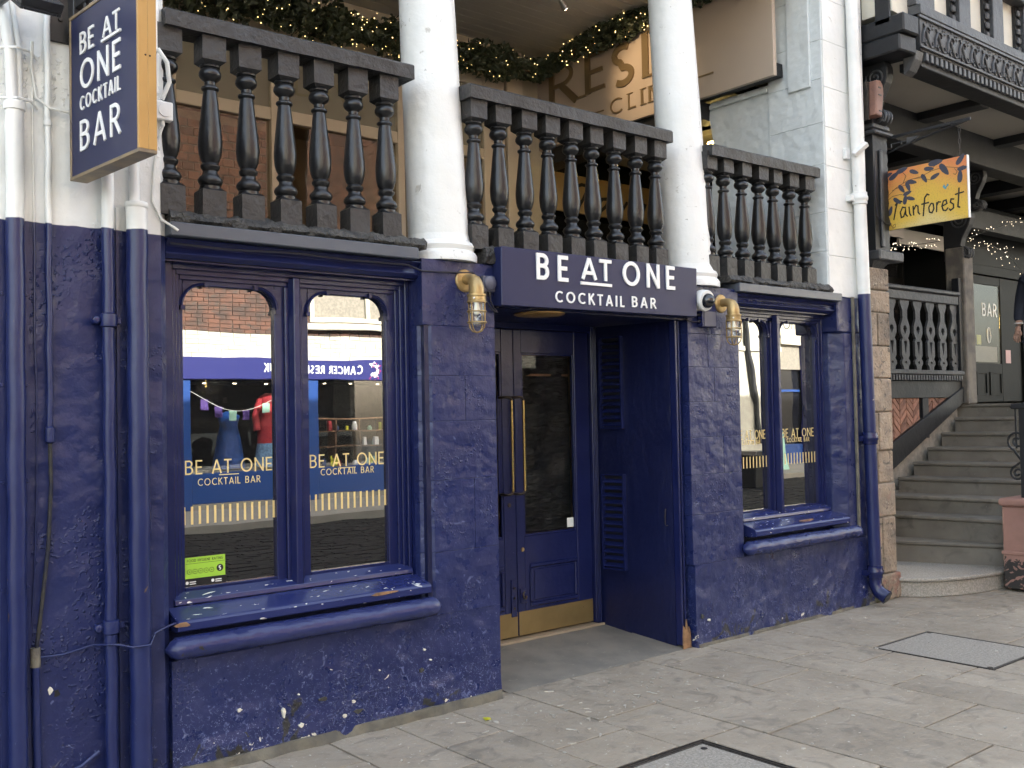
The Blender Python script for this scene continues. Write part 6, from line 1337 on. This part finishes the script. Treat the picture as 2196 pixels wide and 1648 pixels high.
# front faces +Y
bx('upper_core', 'brickmortar', OP, -10, 30, OY - 3, OY - .02, 2.60, 10.4); bx('lower_core', 'dark_wall', OP, -10, 30, OY - 3, OY - 1.6, 0, 2.599)
m = MB(); w = MB(); rb = random.Random(8)
for j in range(103):
    z = 2.62 + j * .0755; x = -1.0 + (.11 if j % 2 else 0)
    while x < 13:
        L = .215 if rb.random() > .12 else .105
        tgt = w if z < 3.02 else m
        if not (5.55 < x + L / 2 < 8.1 and 3.35 < z < 4.6): tgt.box(x + .005, x + L - .005, OY - .06, OY + rb.uniform(-.004, .006), z, z + .065)
        x += L
bx('white_backing', 'opp_white', OP, -1, 13, OY - .0195, OY - .008, 2.60, 3.02)
m.build('red_brickwork', 'opp_brick', OP, stuff=True); w.build('white_brickwork', 'opp_white', OP, stuff=True)
bx('roof', 'asphalt', OP, -10, 30, OY - 3.2, OY + .2, 10.401, 10.6)
# upper window with curtains
wn = MB(); 
for x in (5.55, 6.75, 8.03): wn.box(x, x + .09, OY - .10, OY + .03, 3.40, 4.60)
wn.box(5.55, 8.12, OY - .098, OY + .028, 3.33, 3.42).box(5.55, 8.12, OY - .099, OY + .029, 4.52, 4.62)
wi = wn.build('upper_window', 'opp_white', OP, .006); bx('sill', 'opp_white', wi, 5.4, 8.25, OY - .05, OY + .14, 3.18, 3.30, .01)
for a, b in ((5.64, 6.75), (6.84, 8.03)):
    bx('pane', glassy('upper_glass', .08, trans=1.0), wi, a, b, OY - .04, OY - .034, 3.42, 4.52); bx('curtain', 'curtain', wi, a, b, OY - .09, OY - .07, 3.42, 4.52)
# fascia and shopfront
bx('fascia', 'opp_navy', OP, -1, 9.6, OY - .05, OY + .10, 2.245, 2.615, .01)
OU = Vector((1, 0, 0)); ON = Vector((0, 1, 0))
def opp_write(txt, x_right, z, h, t, wd):                     # written to be read from the street: runs towards -X
    write(txt, Vector((x_right, OY + .1003, z)), Vector((-1, 0, 0)), E3, ON, h, t, .006, 'letter_white', OP, .16, width=wd)
opp_write('CANCER RESEARCH UK', 6.62, 2.36, .155, .16, 2.05)
cm = MB(); rc = random.Random(2)
for i in range(90):
    a = rc.uniform(.9, 5.4); r = rc.gauss(.10, .022); e = rc.choice((.008, .012, .016)); c = Vector((6.86 - r * math.cos(a), OY + .1005, 2.43 + r * math.sin(a)))
    cm.lathe([(e, 0), (e, .004 + i * .00005)], c, 8, (0, 1, 0))
cm.build('dotted_c_emblem', 'letter_white', OP)
cm = MB()
for i in range(26):
    a = rc.uniform(.9, 5.4); r = rc.gauss(.13, .03); e = rc.choice((.008, .012)); cm.lathe([(e, 0), (e, .010)], Vector((6.86 - r * math.cos(a), OY + .1005, 2.43 + r * math.sin(a))), 8, (0, 1, 0))
cm.build('dotted_c_emblem', surf('magenta_dot', (.5, .03, .2), rough=.4), OP)
for x0, x1 in ((2.9, 3.25), (5.35, 5.68), (8.2, 8.5), (0.2, 0.5)): bx('pilaster', 'opp_blue', OP, x0, x1, OY - .3, OY + .06, 0, 2.244, .01)
for x0, x1 in ((3.251, 5.349), (5.681, 8.199), (.501, 2.899)):
    bx('stall_riser', 'opp_blue', OP, x0, x1, OY - .2, OY + .04, 0.10, .62, .01); bx('plinth', 'opp_pave', OP, x0, x1, OY - .2, OY + .06, 0, .0995); bx('display_floor', 'soffit', OP, x0, x1, OY - 1.2, OY - .2005, .55, .62)
    bx('pane', glassy('opp_glass', .06, trans=1.0), OP, x0, x1, OY - .03, OY - .022, .62, 2.244)
    bx('display_ceiling', 'dark_wall', OP, x0, x1, OY - 1.5, OY - .055, 2.20, 2.244)
    for k in range(3): MB().lathe([(.03, 0), (.03, .004)], (x0 + .5 + k * .6, OY - .6, 2.1995), 10, (0, 0, -1)).build('display_spot', 'spot_light', OP)
bt_ = thing('bunting', 'string of purple and mint card bunting in the mirrored shop window', 'bunting', (4.0, OY - .25, 1.8))
pts = [(3.35 + i * .13, OY - .25, 2.06 - .36 * math.sin(PI * i / 14)) for i in range(15)]
MB().tube(pts, .006, 5).build('cord', 'cable_white', bt_)
for i, mm_ in ((2, 'purple_card'), (4, 'purple_card'), (6, 'mint_card'), (8, 'purple_card'), (11, 'mint_card')):
    x, y, z = pts[i]; bx('card', mm_, bt_, x - .07, x + .07, y - .004, y + .004, z - .20, z)
ct = thing('red_coat', 'red coat on display in the mirrored charity shop window', 'coat', (4.95, OY - .5, .65))
MB().lathe([(.20, .0), (.19, .35), (.16, .62), (.20, .80), (.17, .92), (.06, .98)], (4.95, OY - .5, 1.05), 14).build('torso', 'red_cloth', ct, smooth=50); MB().tube([(5.12, OY - .5, 1.92), (5.22, OY - .46, 1.6), (5.20, OY - .42, 1.3)], .07, 8).tube([(4.78, OY - .5, 1.92), (4.68, OY - .46, 1.6), (4.70, OY - .42, 1.3)], .07, 8).build('sleeve', 'red_cloth', ct, smooth=50)
MB().lathe([(.26, 0), (.20, .42)], (4.95, OY - .5, .66), 14).build('skirt', 'blue_cloth', ct, smooth=50)
db = thing('navy_dress', 'navy dress on a stand in the mirrored charity shop window', 'dress', (4.25, OY - .7, .65)); MB().lathe([(.30, 0), (.22, .5), (.16, .75), (.20, .95), (.05, 1.05)], (4.25, OY - .7, .65), 14).build('dress', 'opp_blue', db, smooth=50)
jt = thing('tan_jacket', 'tan jacket hanging in the right part of the mirrored shop window', 'jacket', (7.95, OY - .4, 1.0)); MB().lathe([(.20, 0), (.19, .5), (.22, .85), (.06, .95)], (7.95, OY - .4, .95), 12).build('torso', 'tan_cloth', jt, smooth=50)
shf = thing('display_shelf', 'wooden shelves of bric-a-brac in the mirrored shop window', 'shelf', (6.7, OY - .8, .62))
for z in (.95, 1.25, 1.5): bx('board', 'wood', shf, 5.9, 7.6, OY - .95, OY - .65, z, z + .025)
for x in (5.9, 6.45, 7.0, 7.58): bx('upright', 'wood', shf, x, x + .03, OY - .95, OY - .65, .62, 1.52)
rc = random.Random(5)
for i in range(34):
    z = rc.choice((.62, .62, .975, 1.275)); x = rc.uniform(5.75, 8.0); h = rc.uniform(.06, .2); w_ = rc.uniform(.05, .13); y = OY - (.35 if z < .7 else .75) + rc.uniform(-.06, .06)
    mm_ = rc.choice(('white_print', 'soffit', 'opp_blue', 'tan_cloth', 'mint_card', 'red_cloth', 'yellow', 'white_print'))
    o = MB().lathe([(w_ / 2, 0), (w_ / 2 * rc.uniform(.7, 1.2), h * .5), (w_ / 2 * rc.uniform(.4, 1), h)], (x, y, z), rc.choice((4, 12))).build('ornament', mm_, None)
    tag(o, 'small ornament for sale in the mirrored charity shop window', 'ornament', 'ornaments in the charity shop window')
# cream shop next door, mirrored in the right window
CS = thing('cream_shop', 'cream rendered shop with dark window, mirrored in the right window', 'building', (11, OY, 0))
bx('front', 'opp_white', CS, 15.4, 20.0, OY - .3, OY + .05, 0, 4.6); bx('fascia', 'opp_white', CS, 20.001, 23.5, OY - .2, OY + .10, 3.32, 4.6)
bx('window_dark', 'dome', CS, 20.001, 23.5, OY - .2, OY - .1, .5, 3.319); bx('stall_riser', 'opp_blue', CS, 20.001, 23.5, OY - .2, OY + .02, 0, .499); bx('glazing_bar', 'opp_blue', CS, 20.001, 21.0, OY - .0995, OY - .03, 2.0, 2.06)
bx('dark_pilaster', 'opp_navy', CS, 21.1, 21.75, OY - .0295, OY + .12, 0, 3.319)
MB().tube([(18.40, OY + .12, 4.2), (18.95, OY + .12, .6)], .075, 10).build('downpipe', 'timber', CS, smooth=50); bx('string_course', 'opp_white', CS, 15.4, 20.0, OY + .0505, OY + .10, 3.10, 3.22)
write('CHO', Vector((21.0, OY + .1003, 3.75)), Vector((-1, 0, 0)), E3, ON, .30, .10, .004, 'black_print', CS, .2)
tb = thing('litter_bin', 'dark square litter bin across the street, mirrored in the right window', 'bin', (13.75, -8.2, -.1)); bx('body', 'dark_wall', tb, 13.45, 14.05, -8.45, -7.95, -.1, .58, .02); MB().prism([(13.40, .581), (14.10, .581), (14.0, .67), (13.5, .67)], 'y', -8.5, -7.9).build('lid', 'black_plastic', tb, .01)
ab = thing('pavement_sign', 'folding pavement board across the street, mirrored in the right window', 'sign', (17.7, -10.4, 0)); MB().add([(17.4, -10.3, 0), (18.0, -10.3, 0), (18.0, -10.5, 1.0), (17.4, -10.5, 1.0), (17.4, -10.33, 0), (18.0, -10.33, 0), (18.0, -10.53, 1.0), (17.4, -10.53, 1.0)], [(0, 1, 2, 3), (7, 6, 5, 4), (0, 4, 5, 1), (1, 5, 6, 2), (2, 6, 7, 3), (3, 7, 4, 0)]).build('board', 'mint_card', ab); MB().tube([(17.45, -10.52, .95), (17.45, -10.9, 0)], .02, 6).tube([(17.95, -10.52, .95), (17.95, -10.9, 0)], .02, 6).build('leg', 'wood', ab)
